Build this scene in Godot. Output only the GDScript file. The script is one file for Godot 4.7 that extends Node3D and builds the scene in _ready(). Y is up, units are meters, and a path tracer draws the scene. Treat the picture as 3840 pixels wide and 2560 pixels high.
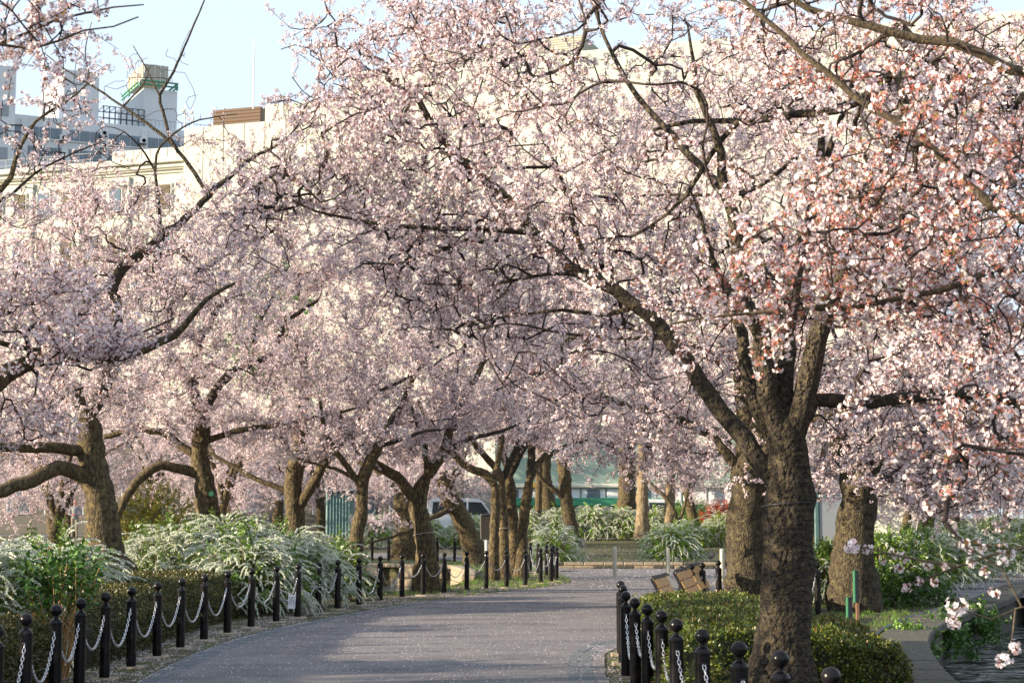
extends Node3D

var rng := RandomNumberGenerator.new()
var used := {}
var M := {}
var sprays := []          # blossoming twigs: [kind][variant]
var wob := FastNoiseLite.new()
var clump := FastNoiseLite.new()


# ---------------------------------------------------------------- meshes
class MB:
	var v := PackedVector3Array()
	var n := PackedVector3Array()
	var c := PackedColorArray()
	var i := PackedInt32Array()
	var col := Color(1, 1, 1)
	var o := Vector3.ZERO
	var am: ArrayMesh

	func quad(a: Vector3, b: Vector3, d: Vector3, e: Vector3, nn := Vector3.ZERO) -> void:
		if nn == Vector3.ZERO:
			nn = (b - a).cross(d - a) + (d - a).cross(e - a)
			nn = nn.normalized()
		var k := v.size()
		v.append(a - o); v.append(b - o); v.append(d - o); v.append(e - o)
		for q in 4:
			n.append(nn); c.append(col)
		i.append(k); i.append(k + 2); i.append(k + 1); i.append(k); i.append(k + 3); i.append(k + 2)

	func tri(a: Vector3, b: Vector3, d: Vector3) -> void:
		var nn := (b - a).cross(d - a).normalized()
		var k := v.size()
		v.append(a - o); v.append(b - o); v.append(d - o)
		for q in 3:
			n.append(nn); c.append(col)
		i.append(k); i.append(k + 2); i.append(k + 1)

	func facing(p: Array, out: Vector3) -> void:      # a flat polygon of 3 or 4 corners, turned towards out
		var nn: Vector3 = (p[1] - p[0]).cross(p[2] - p[0])
		if nn.dot(out) < 0.0:
			p.reverse()
		if p.size() == 4:
			quad(p[0], p[1], p[2], p[3])
		else:
			tri(p[0], p[1], p[2])

	func box(at: Vector3, size: Vector3, bevel := 0.0, b := Basis.IDENTITY) -> void:
		var h := size * 0.5
		var bv := minf(bevel, minf(h.x, minf(h.y, h.z)) * 0.9)
		for ax in 3:
			var a1 := (ax + 1) % 3
			var a2 := (ax + 2) % 3
			for s in [-1.0, 1.0]:
				var f := []
				for q in [[-1, -1], [1, -1], [1, 1], [-1, 1]]:
					var p := Vector3.ZERO
					p[ax] = s * h[ax]; p[a1] = q[0] * (h[a1] - bv); p[a2] = q[1] * (h[a2] - bv)
					f.append(at + b * p)
				var out := Vector3.ZERO
				out[ax] = s
				facing(f, b * out)
			if bv > 0.0:
				for s1 in [-1.0, 1.0]:
					for s2 in [-1.0, 1.0]:
						var f := []
						for q in [[0, -1], [0, 1], [1, 1], [1, -1]]:
							var p := Vector3.ZERO
							p[a1] = s1 * (h[a1] - (bv if q[0] else 0.0)); p[a2] = s2 * (h[a2] - (0.0 if q[0] else bv)); p[ax] = q[1] * (h[ax] - bv)
							f.append(at + b * p)
						var out := Vector3.ZERO
						out[a1] = s1; out[a2] = s2
						facing(f, b * out)
		if bv > 0.0:
			for sx in [-1.0, 1.0]:
				for sy in [-1.0, 1.0]:
					for sz in [-1.0, 1.0]:
						var k := Vector3(sx * h.x, sy * h.y, sz * h.z)
						facing([at + b * (k - Vector3(0, sy * bv, sz * bv)), at + b * (k - Vector3(sx * bv, 0, sz * bv)), at + b * (k - Vector3(sx * bv, sy * bv, 0))], b * Vector3(sx, sy, sz))

	func tube(pts: PackedVector3Array, r: PackedFloat32Array, sides: int, bump := 0.0, noise: FastNoiseLite = null, caps := true) -> void:
		var m := pts.size()
		var k0 := v.size()
		var u := Vector3.ZERO
		for j in m:
			var t := (pts[mini(j + 1, m - 1)] - pts[maxi(j - 1, 0)]).normalized()
			if j == 0:
				u = t.cross(Vector3.UP if absf(t.y) < 0.9 else Vector3.RIGHT).normalized()
			else:
				u = (u - t * u.dot(t)).normalized()
			var w := t.cross(u)
			for k in sides:
				var a := TAU * k / sides
				var e := u * cos(a) + w * sin(a)
				var rr := r[j]
				if noise:
					var q := pts[j] + e * r[j]
					rr *= 1.0 + bump * noise.get_noise_3dv(q * 5.0) + bump * 0.5 * noise.get_noise_3dv(q * 14.0)
				v.append(pts[j] + e * rr - o); n.append(e); c.append(col)
		for j in m - 1:
			for k in sides:
				var a := k0 + j * sides + k
				var b := k0 + j * sides + (k + 1) % sides
				i.append(a); i.append(b + sides); i.append(b)
				i.append(a); i.append(a + sides); i.append(b + sides)
		if caps:
			for side in [0, m - 1]:
				var k1 := v.size()
				var t := (pts[1] - pts[0]) if side == 0 else (pts[m - 1] - pts[m - 2])
				t = -t.normalized() if side == 0 else t.normalized()
				for k in sides:
					v.append(v[k0 + side * sides + k]); n.append(t); c.append(col)
				for k in range(1, sides - 1):
					if side == 0:
						i.append(k1); i.append(k1 + k); i.append(k1 + k + 1)
					else:
						i.append(k1); i.append(k1 + k + 1); i.append(k1 + k)

	func seg(a: Vector3, b: Vector3, ra: float, rb: float, sides: int) -> void:
		var t := (b - a).normalized()
		var u := t.cross(Vector3.UP if absf(t.y) < 0.9 else Vector3.RIGHT).normalized()
		var w := t.cross(u)
		var k0 := v.size()
		for k in sides:
			var e := u * cos(TAU * k / sides) + w * sin(TAU * k / sides)
			v.append(a + e * ra - o); n.append(e); c.append(col)
			v.append(b + e * rb - o); n.append(e); c.append(col)
		for k in sides:
			var p := k0 + 2 * k
			var q := k0 + 2 * ((k + 1) % sides)
			i.append(p); i.append(q + 1); i.append(q)
			i.append(p); i.append(p + 1); i.append(q + 1)

	func lathe(prof: Array, sides: int, at := Vector3.ZERO, b := Basis.IDENTITY) -> void:   # prof: Vector2(radius, height) upwards
		for j in prof.size() - 1:
			var p: Vector2 = prof[j]
			var q: Vector2 = prof[j + 1]
			var sl := Vector2(q.y - p.y, p.x - q.x).normalized()
			var k0 := v.size()
			for k in sides + 1:
				var e := Vector3(cos(TAU * k / sides), 0, -sin(TAU * k / sides))
				var nn := b * (e * sl.x + Vector3(0, sl.y, 0))
				v.append(at + b * (e * p.x + Vector3(0, p.y, 0)) - o); n.append(nn); c.append(col)
				v.append(at + b * (e * q.x + Vector3(0, q.y, 0)) - o); n.append(nn); c.append(col)
			for k in sides:
				var a := k0 + 2 * k
				i.append(a); i.append(a + 3); i.append(a + 2)
				i.append(a); i.append(a + 1); i.append(a + 3)

	func ball(at: Vector3, r: Vector3, rings := 8, sides := 12) -> void:
		var k0 := v.size()
		for j in rings + 1:
			var th := PI * j / rings
			for k in sides:
				var e := Vector3(sin(th) * cos(TAU * k / sides), -cos(th), -sin(th) * sin(TAU * k / sides))
				v.append(at + e * r - o); n.append((e / r).normalized()); c.append(col)
		for j in rings:
			for k in sides:
				var a := k0 + j * sides + k
				var d := k0 + j * sides + (k + 1) % sides
				i.append(a); i.append(d + sides); i.append(d)
				i.append(a); i.append(a + sides); i.append(d + sides)

	func extrude(poly: PackedVector2Array, at: Vector3, b: Basis, depth: float) -> void:   # poly in b.x / b.y, along b.z
		var ids := Geometry2D.triangulate_polygon(poly)
		for side in [0.0, depth]:
			for k in range(0, ids.size(), 3):
				var f := []
				for q in 3:
					var p := poly[ids[k + q]]
					f.append(at + b * Vector3(p.x, p.y, side))
				facing(f, b.z * (1.0 if side > 0.0 else -1.0) * signf(depth))
		var cw := Geometry2D.is_polygon_clockwise(poly)
		for k in poly.size():
			var p := poly[k]
			var q := poly[(k + 1) % poly.size()]
			var out := Vector2(q.y - p.y, p.x - q.x) * (-1.0 if cw else 1.0)
			facing([at + b * Vector3(p.x, p.y, 0), at + b * Vector3(q.x, q.y, 0), at + b * Vector3(q.x, q.y, depth), at + b * Vector3(p.x, p.y, depth)], b * Vector3(out.x, out.y, 0))

	func sheet(poly: PackedVector2Array, y: float) -> void:     # flat ground polygon, x and -z
		var ids := Geometry2D.triangulate_polygon(poly)
		for k in range(0, ids.size(), 3):
			var f := []
			for q in 3:
				f.append(Vector3(poly[ids[k + q]].x, y, -poly[ids[k + q]].y))
			facing(f, Vector3.UP)

	func surface(mat: Material) -> void:
		if v.is_empty():
			return
		if am == null:
			am = ArrayMesh.new()
		var a := []
		a.resize(Mesh.ARRAY_MAX)
		a[Mesh.ARRAY_VERTEX] = v; a[Mesh.ARRAY_NORMAL] = n; a[Mesh.ARRAY_COLOR] = c; a[Mesh.ARRAY_INDEX] = i
		am.add_surface_from_arrays(Mesh.PRIMITIVE_TRIANGLES, a)
		am.surface_set_material(am.get_surface_count() - 1, mat)
		v = PackedVector3Array(); n = PackedVector3Array(); c = PackedColorArray(); i = PackedInt32Array()


func mb(at := Vector3.ZERO) -> MB:
	var m := MB.new()
	m.o = at
	return m


# ---------------------------------------------------------------- objects
func numbered(called: String) -> String:
	used[called] = used.get(called, -1) + 1
	return called if used[called] == 0 else "%s_%03d" % [called, used[called]]


func tag(o: Node, label: String, category: String, group := "") -> Node:
	o.set_meta("label", label)
	o.set_meta("category", category)
	if group:
		o.set_meta("group", group)
	return o


func thing(called: String, label: String, category: String, at := Vector3.ZERO, group := "") -> Node3D:
	var o := Node3D.new()
	o.name = numbered(called)
	o.position = at
	add_child(o)
	tag(o, label, category, group)
	return o


func part(m: MB, called: String, mat: Material, parent: Node, kind := "") -> MeshInstance3D:
	m.surface(mat)
	var o := MeshInstance3D.new()
	o.name = called if parent != self else numbered(called)
	o.mesh = m.am
	parent.add_child(o, true)
	if kind:
		o.set_meta("kind", kind)
	return o


func single(m: MB, called: String, mat: Material, label: String, category: String, at := Vector3.ZERO, group := "") -> MeshInstance3D:
	var o := part(m, called, mat, self)
	o.position = at
	tag(o, label, category, group)
	return o


func struct(m: MB, called: String, mat: Material) -> MeshInstance3D:
	return part(m, called, mat, self, "structure")


func scatter(mesh: Mesh, where: Array, tint: Array, called: String, parent: Node, kind := "stuff") -> MultiMeshInstance3D:
	var mm := MultiMesh.new()
	mm.transform_format = MultiMesh.TRANSFORM_3D
	mm.use_colors = not tint.is_empty()
	mm.mesh = mesh
	mm.instance_count = where.size()
	for k in where.size():
		mm.set_instance_transform(k, where[k])
		if tint:
			mm.set_instance_color(k, tint[k])
	var o := MultiMeshInstance3D.new()
	o.name = called if parent != self else numbered(called)
	o.multimesh = mm
	parent.add_child(o, true)
	if kind:
		o.set_meta("kind", kind)
	return o


func rf(a: float, b: float) -> float:
	return rng.randf_range(a, b)


func rvec() -> Vector3:
	var z := rf(-1, 1)
	var a := rf(0, TAU)
	return Vector3(sqrt(1 - z * z) * cos(a), z, sqrt(1 - z * z) * sin(a))


func upright(y: Vector3, roll: float) -> Basis:      # a basis whose y axis points along y
	y = y.normalized()
	var x := y.cross(Vector3.UP if absf(y.y) < 0.95 else Vector3.RIGHT).normalized()
	return Basis(x, y, x.cross(y)).rotated(y, roll)


func ground_y(x: float, d: float) -> float:
	return 0.62 * smoothstep(58.0, 80.0, d) + 0.0 * x


func lin(r: float, g: float, b: float) -> Color:
	return Color(r, g, b).linear_to_srgb()


func bez(a: Vector3, b: Vector3, d: Vector3, t: float) -> Vector3:
	return a.lerp(b, t).lerp(b.lerp(d, t), t)


func smooth_line(pts: Array, step: float) -> PackedVector3Array:
	var cv := Curve3D.new()
	cv.bake_interval = step
	for k in pts.size():
		var a: Vector3 = pts[maxi(k - 1, 0)]
		var b: Vector3 = pts[mini(k + 1, pts.size() - 1)]
		var t := (b - a) / 6.0
		cv.add_point(pts[k], -t, t)
	var l := cv.get_baked_length()
	var m := maxi(2, int(l / step) + 1)
	var out := PackedVector3Array()
	for k in m:
		out.append(cv.sample_baked(l * k / (m - 1.0), true))
	return out


# ---------------------------------------------------------------- materials
func noise_tex(freq: float, stops: Array, size := 512, oct := 4, sd := 1, kind := FastNoiseLite.TYPE_SIMPLEX_SMOOTH) -> NoiseTexture2D:
	var f := FastNoiseLite.new()
	f.noise_type = kind
	f.frequency = freq
	f.fractal_octaves = oct
	f.seed = sd
	var t := NoiseTexture2D.new()
	t.width = size
	t.height = size
	t.seamless = true
	t.noise = f
	if stops:
		var g := Gradient.new()
		var offs := PackedFloat32Array()
		var cols := PackedColorArray()
		for s in stops:
			offs.append(s[0])
			cols.append(lin(s[1], s[2], s[3]))
		g.offsets = offs
		g.colors = cols
		t.color_ramp = g
	return t


func bumps(freq: float, strength: float, size := 512, oct := 4, sd := 5) -> NoiseTexture2D:
	var t := noise_tex(freq, [], size, oct, sd)
	t.as_normal_map = true
	t.bump_strength = strength
	return t


func mat(called: String, color: Color, rough := 0.8, metal := 0.0) -> StandardMaterial3D:
	var m := StandardMaterial3D.new()
	m.resource_name = called
	m.albedo_color = color
	m.roughness = rough
	m.metallic = metal
	M[called] = m
	return m


func vcol(called: String, rough: float, back := 0.0) -> StandardMaterial3D:
	var m := mat(called, Color.WHITE, rough)
	m.vertex_color_use_as_albedo = true
	if back > 0.0:
		m.backlight_enabled = true
		m.backlight = Color(back, back, back)
	return m


func tri_tex(m: StandardMaterial3D, t: Texture2D, scale: Vector3, normal: Texture2D = null, strength := 1.0, world := true) -> void:
	m.albedo_texture = t
	m.albedo_color = Color.WHITE
	m.uv1_triplanar = true
	m.uv1_world_triplanar = world
	m.uv1_scale = scale
	if normal:
		m.normal_enabled = true
		m.normal_texture = normal
		m.normal_scale = strength


func make_materials() -> void:
	var b := mat("bark", Color.WHITE, 0.9)
	tri_tex(b, noise_tex(0.022, [[0.0, 0.013, 0.009, 0.006], [0.42, 0.055, 0.039, 0.02], [0.62, 0.125, 0.09, 0.042], [0.8, 0.155, 0.125, 0.054], [1.0, 0.24, 0.2, 0.12]], 512, 5, 3), Vector3(1.5, 0.55, 1.5), bumps(0.05, 10.0, 512, 5, 9), 1.6)
	var b2 := mat("smooth_bark", Color.WHITE, 0.85)
	tri_tex(b2, noise_tex(0.03, [[0.0, 0.03, 0.021, 0.014], [0.5, 0.075, 0.055, 0.034], [0.75, 0.13, 0.1, 0.058], [1.0, 0.19, 0.15, 0.09]], 512, 4, 4), Vector3(1.4, 1.8, 1.4), bumps(0.06, 5.0, 512, 4, 12), 1.0)
	var b3 := mat("pale_bark", Color.WHITE, 0.9)
	tri_tex(b3, noise_tex(0.03, [[0.0, 0.1, 0.07, 0.045], [0.5, 0.2, 0.15, 0.09], [1.0, 0.3, 0.24, 0.16]], 256, 4, 6), Vector3(1.2, 0.3, 1.2), bumps(0.05, 8.0, 256, 4, 13), 1.2)
	var b4 := mat("dark_bark", Color.WHITE, 0.85)  # darker young limbs, plus crown shade painted into upper limbs and big trunk
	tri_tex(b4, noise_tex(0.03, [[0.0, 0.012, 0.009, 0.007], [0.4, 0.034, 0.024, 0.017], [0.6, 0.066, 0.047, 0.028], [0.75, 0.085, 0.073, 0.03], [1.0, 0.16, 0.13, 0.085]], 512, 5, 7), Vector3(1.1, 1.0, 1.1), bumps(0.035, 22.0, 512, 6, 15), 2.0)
	var b5 := mat("shaded_bark", Color.WHITE, 0.9)  # darker copy of bark: shade on two right-hand trunks put into the colour
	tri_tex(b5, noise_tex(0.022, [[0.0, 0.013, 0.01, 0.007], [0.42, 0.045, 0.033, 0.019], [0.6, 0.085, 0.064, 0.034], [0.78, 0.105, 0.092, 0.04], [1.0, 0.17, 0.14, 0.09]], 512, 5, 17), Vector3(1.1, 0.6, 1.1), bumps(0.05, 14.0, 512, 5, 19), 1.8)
	mat("twig", lin(0.032, 0.021, 0.017), 0.85)
	vcol("petal", 0.55, 0.62)
	vcol("leaf", 0.4, 0.5)
	vcol("painted", 0.7)
	var a := mat("asphalt", Color.WHITE, 0.9)
	tri_tex(a, noise_tex(0.12, [[0.0, 0.115, 0.107, 0.11], [0.45, 0.17, 0.16, 0.163], [0.62, 0.2, 0.187, 0.19], [0.74, 0.25, 0.23, 0.235], [1.0, 0.38, 0.345, 0.35]], 1024, 5, 21), Vector3(0.8, 0.8, 0.8), bumps(0.25, 6.0, 512, 3, 22), 0.6)
	a.detail_enabled = true
	a.detail_blend_mode = BaseMaterial3D.BLEND_MODE_MUL
	a.detail_uv_layer = BaseMaterial3D.DETAIL_UV_2
	a.uv2_triplanar = true
	a.uv2_world_triplanar = true
	a.uv2_scale = Vector3(0.09, 0.09, 0.16)
	a.detail_albedo = noise_tex(0.012, [[0.0, 0.55, 0.55, 0.58], [0.45, 0.85, 0.84, 0.86], [0.6, 0.95, 0.95, 0.95], [1.0, 1.0, 0.98, 0.96]], 512, 5, 23)
	var e := mat("soil", Color.WHITE, 0.95)
	tri_tex(e, noise_tex(0.02, [[0.0, 0.03, 0.021, 0.013], [0.4, 0.07, 0.05, 0.03], [0.52, 0.07, 0.07, 0.026], [0.66, 0.085, 0.1, 0.03], [0.8, 0.13, 0.105, 0.07], [1.0, 0.2, 0.17, 0.14]], 1024, 6, 31), Vector3(0.28, 0.28, 0.28), bumps(0.08, 8.0, 512, 5, 32), 1.0)
	var st := mat("stone", Color.WHITE, 0.85)
	tri_tex(st, noise_tex(0.03, [[0.0, 0.16, 0.12, 0.08], [0.5, 0.3, 0.24, 0.17], [1.0, 0.45, 0.38, 0.28]], 512, 5, 41), Vector3(0.7, 0.7, 0.7), bumps(0.08, 6.0, 512, 5, 42), 0.8)
	var cn := mat("concrete", Color.WHITE, 0.9)
	tri_tex(cn, noise_tex(0.03, [[0.0, 0.025, 0.025, 0.018], [0.5, 0.07, 0.064, 0.05], [0.75, 0.1, 0.095, 0.07], [1.0, 0.18, 0.165, 0.135]], 512, 5, 43), Vector3(0.7, 0.7, 0.7), bumps(0.1, 4.0, 512, 4, 44), 0.8)
	var pv := mat("paver", Color.WHITE, 0.85)
	tri_tex(pv, noise_tex(0.05, [[0.0, 0.05, 0.06, 0.07], [0.6, 0.09, 0.105, 0.12], [1.0, 0.17, 0.18, 0.19]], 512, 4, 45), Vector3(1.3, 1.3, 1.3))
	var pv2 := mat("paver_worn", Color.WHITE, 0.85)
	tri_tex(pv2, noise_tex(0.05, [[0.0, 0.07, 0.078, 0.088], [0.6, 0.12, 0.13, 0.14], [1.0, 0.2, 0.205, 0.21]], 512, 4, 46), Vector3(1.3, 1.3, 1.3))
	var w := mat("water", lin(0.018, 0.024, 0.016), 0.06)
	w.metallic_specular = 0.6
	w.uv1_triplanar = true
	w.uv1_world_triplanar = true
	w.uv1_scale = Vector3(0.06, 1.0, 0.16)
	w.normal_enabled = true
	w.normal_texture = bumps(0.02, 40.0, 512, 4, 51)
	w.normal_scale = 1.0
	var bl := mat("black_paint", lin(0.008, 0.006, 0.007), 0.24)
	bl.metallic_specular = 0.35
	tri_tex(bl, noise_tex(0.02, [[0.0, 0.006, 0.005, 0.006], [0.6, 0.008, 0.007, 0.008], [0.8, 0.016, 0.014, 0.014], [1.0, 0.045, 0.04, 0.036]], 256, 5, 81), Vector3(1.7, 0.9, 1.7))
	mat("steel", lin(0.62, 0.62, 0.64), 0.32, 1.0)
	mat("brushed_steel", lin(0.5, 0.48, 0.38), 0.4, 0.25)
	mat("iron", lin(0.03, 0.03, 0.036), 0.3, 0.4)
	var wd := mat("bench_wood", Color.WHITE, 0.6)
	tri_tex(wd, noise_tex(0.02, [[0.0, 0.3, 0.16, 0.06], [0.5, 0.42, 0.24, 0.09], [1.0, 0.5, 0.3, 0.12]], 256, 4, 61), Vector3(3, 3, 0.6), null, 1.0)
	mat("stake_wood", lin(0.16, 0.085, 0.05), 0.8)
	mat("green_tag", lin(0.014, 0.11, 0.055), 0.5)
	mat("dark_board", lin(0.055, 0.05, 0.045), 0.6)
	mat("white_plastic", lin(0.7, 0.7, 0.72), 0.5)
	var cr := mat("cream_wall", Color.WHITE, 0.85)
	tri_tex(cr, noise_tex(0.012, [[0.0, 0.44, 0.44, 0.38], [1.0, 0.54, 0.54, 0.475]], 256, 5, 71), Vector3(0.3, 0.025, 0.3))
	var gr := mat("pale_green_wall", Color.WHITE, 0.85)
	tri_tex(gr, noise_tex(0.012, [[0.0, 0.4, 0.42, 0.36], [1.0, 0.48, 0.505, 0.435]], 256, 5, 72), Vector3(0.3, 0.025, 0.3))
	var wh := mat("white_wall", Color.WHITE, 0.85)
	tri_tex(wh, noise_tex(0.012, [[0.0, 0.62, 0.64, 0.66], [1.0, 0.72, 0.74, 0.76]], 256, 4, 73), Vector3(0.04, 0.04, 0.04))
	mat("seam", lin(0.25, 0.24, 0.19), 0.9)
	mat("window_frame", lin(0.3, 0.33, 0.36), 0.6)
	var gl := mat("window_glass", lin(0.1, 0.14, 0.18), 0.12)
	gl.metallic_specular = 0.8
	mat("dark_opening", lin(0.1, 0.08, 0.05), 0.8)
	mat("louvre_brown", lin(0.11, 0.085, 0.065), 0.8)
	mat("louvre_cream", lin(0.28, 0.27, 0.2), 0.8)
	mat("tank", lin(0.42, 0.38, 0.31), 0.7)
	mat("tank_frame", lin(0.05, 0.24, 0.15), 0.6)
	mat("grey_metal", lin(0.3, 0.32, 0.34), 0.5, 0.3)
	mat("dark_metal", lin(0.06, 0.065, 0.07), 0.5, 0.2)
	mat("pale_metal", lin(0.6, 0.6, 0.58), 0.5, 0.1)
	mat("shop_green", lin(0.03, 0.2, 0.11), 0.6)
	mat("shop_pale", lin(0.27, 0.36, 0.3), 0.8)
	mat("shop_yellow", lin(0.7, 0.42, 0.04), 0.6)
	mat("low_wall", lin(0.16, 0.15, 0.13), 0.9)
	mat("teal", lin(0.075, 0.15, 0.15), 0.6)
	var cp := mat("van_paint", lin(0.62, 0.66, 0.7), 0.3)
	cp.clearcoat_enabled = true
	mat("tyre", lin(0.015, 0.015, 0.015), 0.9)
	mat("car_glass", lin(0.03, 0.04, 0.045), 0.08)
	mat("lamp_glass", lin(0.7, 0.7, 0.66), 0.15)
	mat("road_asphalt", lin(0.09, 0.088, 0.088), 0.9)


# ---------------------------------------------------------------- blossom
func flower(m: MB, p: Vector3, d: Vector3, r: float, color: Color) -> void:
	var u := d.cross(Vector3(0.31, 0.83, 0.46)).normalized()
	var w := d.cross(u)
	var a0 := rf(0, TAU)
	for k in 5:
		var a := a0 + TAU * k / 5.0
		var cup := rf(0.15, 0.55)
		var e := u * cos(a) + w * sin(a)
		var l := u * cos(a - 0.52) + w * sin(a - 0.52)
		var q := u * cos(a + 0.52) + w * sin(a + 0.52)
		var s := rf(0.94, 1.04)
		m.col = Color(color.r * s, color.g * s, color.b * s)
		m.quad(p, p + l * r * 0.74 + d * r * 0.3, p + e * r + d * r * cup, p + q * r * 0.74 + d * r * 0.3)
	m.col = Color(0.42, 0.12, 0.14)
	m.tri(p + d * 0.004 + u * 0.004, p + d * 0.004 + w * 0.004 - u * 0.002, p + d * 0.004 - w * 0.004 - u * 0.002)


func stalk(m: MB, a: Vector3, b: Vector3, r: float) -> void:
	var s := (b - a).cross(rvec()).normalized() * r
	m.tri(a - s, a + s, b)


func umbel(m: MB, at: Vector3, out: Vector3, kind: int, size: float) -> void:
	# a bunch of blossoms on short stalks; kind 0 in full bloom, 1 going over, 2 nearly bare red calyxes
	var whites: int = [9, 7, 2][kind]
	var spent: int = [3, 6, 7][kind]
	if kind == 2 and rng.randf() < 0.45:
		whites = 5
	for k in whites:
		var d := (out * 0.55 + rvec()).normalized()
		var p := at + d * size * rf(0.65, 1.0)
		var t := rng.randf()
		var color := Color(0.91, 0.8, 0.84).lerp(Color(0.95, 0.91, 0.93), t) if rng.randf() < 0.88 else Color(0.88, 0.66, 0.7)
		flower(m, p, (d + rvec() * 0.35).normalized(), size * rf(0.36, 0.44), color)
		m.col = Color(0.3, 0.15, 0.07)
		stalk(m, at, p, 0.0012)
	for k in spent:
		var d := (out * 0.4 + rvec()).normalized()
		var p := at + d * size * rf(0.5, 0.85)
		m.col = Color(0.33, 0.17, 0.07) if kind < 2 else Color(0.55, 0.33, 0.17)
		stalk(m, at, p, 0.0014)
		var red := Color(0.33, 0.075, 0.06) if kind < 2 else Color(0.72, 0.3, 0.25)
		var s := rf(0.8, 1.15)
		m.col = Color(red.r * s, red.g * s, red.b * s)
		var u := d.cross(rvec()).normalized()
		var w := d.cross(u)
		var r := size * (0.16 if kind < 2 else 0.2)
		m.quad(p - d * r * 1.4, p + u * r, p + d * r * 0.7, p - u * r)
		m.quad(p - d * r * 1.2, p + w * r, p + d * r * 0.9, p - w * r)
	var leaves: int = [1, 2, 3][kind]
	for k in leaves:
		if rng.randf() < [0.35, 0.6, 0.8][kind]:
			leaflet(m, at, (out * 0.8 + rvec()).normalized(), size * rf(0.5, 0.8), Color(0.26, 0.13, 0.035).lerp(Color(0.2, 0.25, 0.04), rng.randf()))


func leaflet(m: MB, at: Vector3, d: Vector3, l: float, color: Color) -> void:
	var s := d.cross(rvec()).normalized() * l * 0.24
	var up := s.cross(d).normalized() * l * 0.1
	m.col = color
	m.quad(at, at + d * l * 0.5 - s + up, at + d * l, at + d * l * 0.5 + s + up)


func make_sprays() -> void:
	for kind in 3:
		var family := []
		for variant in 4:
			rng.seed = 100 + kind * 10 + variant
			var m := mb()
			var tip := Vector3(rf(-0.08, 0.08), 0.4, rf(-0.08, 0.08))
			var mid := Vector3(rf(-0.05, 0.05), 0.2, rf(-0.05, 0.05))
			m.seg(Vector3.ZERO, mid, 0.0042, 0.0032, 3)
			m.seg(mid, tip, 0.0032, 0.0016, 3)
			var spots := []
			for k in 6:
				var t := (k + rf(0.2, 0.8)) / 6.0
				var p := bez(Vector3.ZERO, mid, tip, t)
				var out := rvec()
				out.y = absf(out.y) * 0.6
				out = out.normalized()
				var q := p + out * rf(0.01, 0.045)
				spots.append([q, out])
				m.seg(p, q, 0.002, 0.0012, 3)
			m.surface(M.twig)
			for s in spots:
				umbel(m, s[0], s[1], kind, rf(0.032, 0.046))
			m.surface(M.petal)
			family.append(m.am)
		sprays.append(family)


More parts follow.
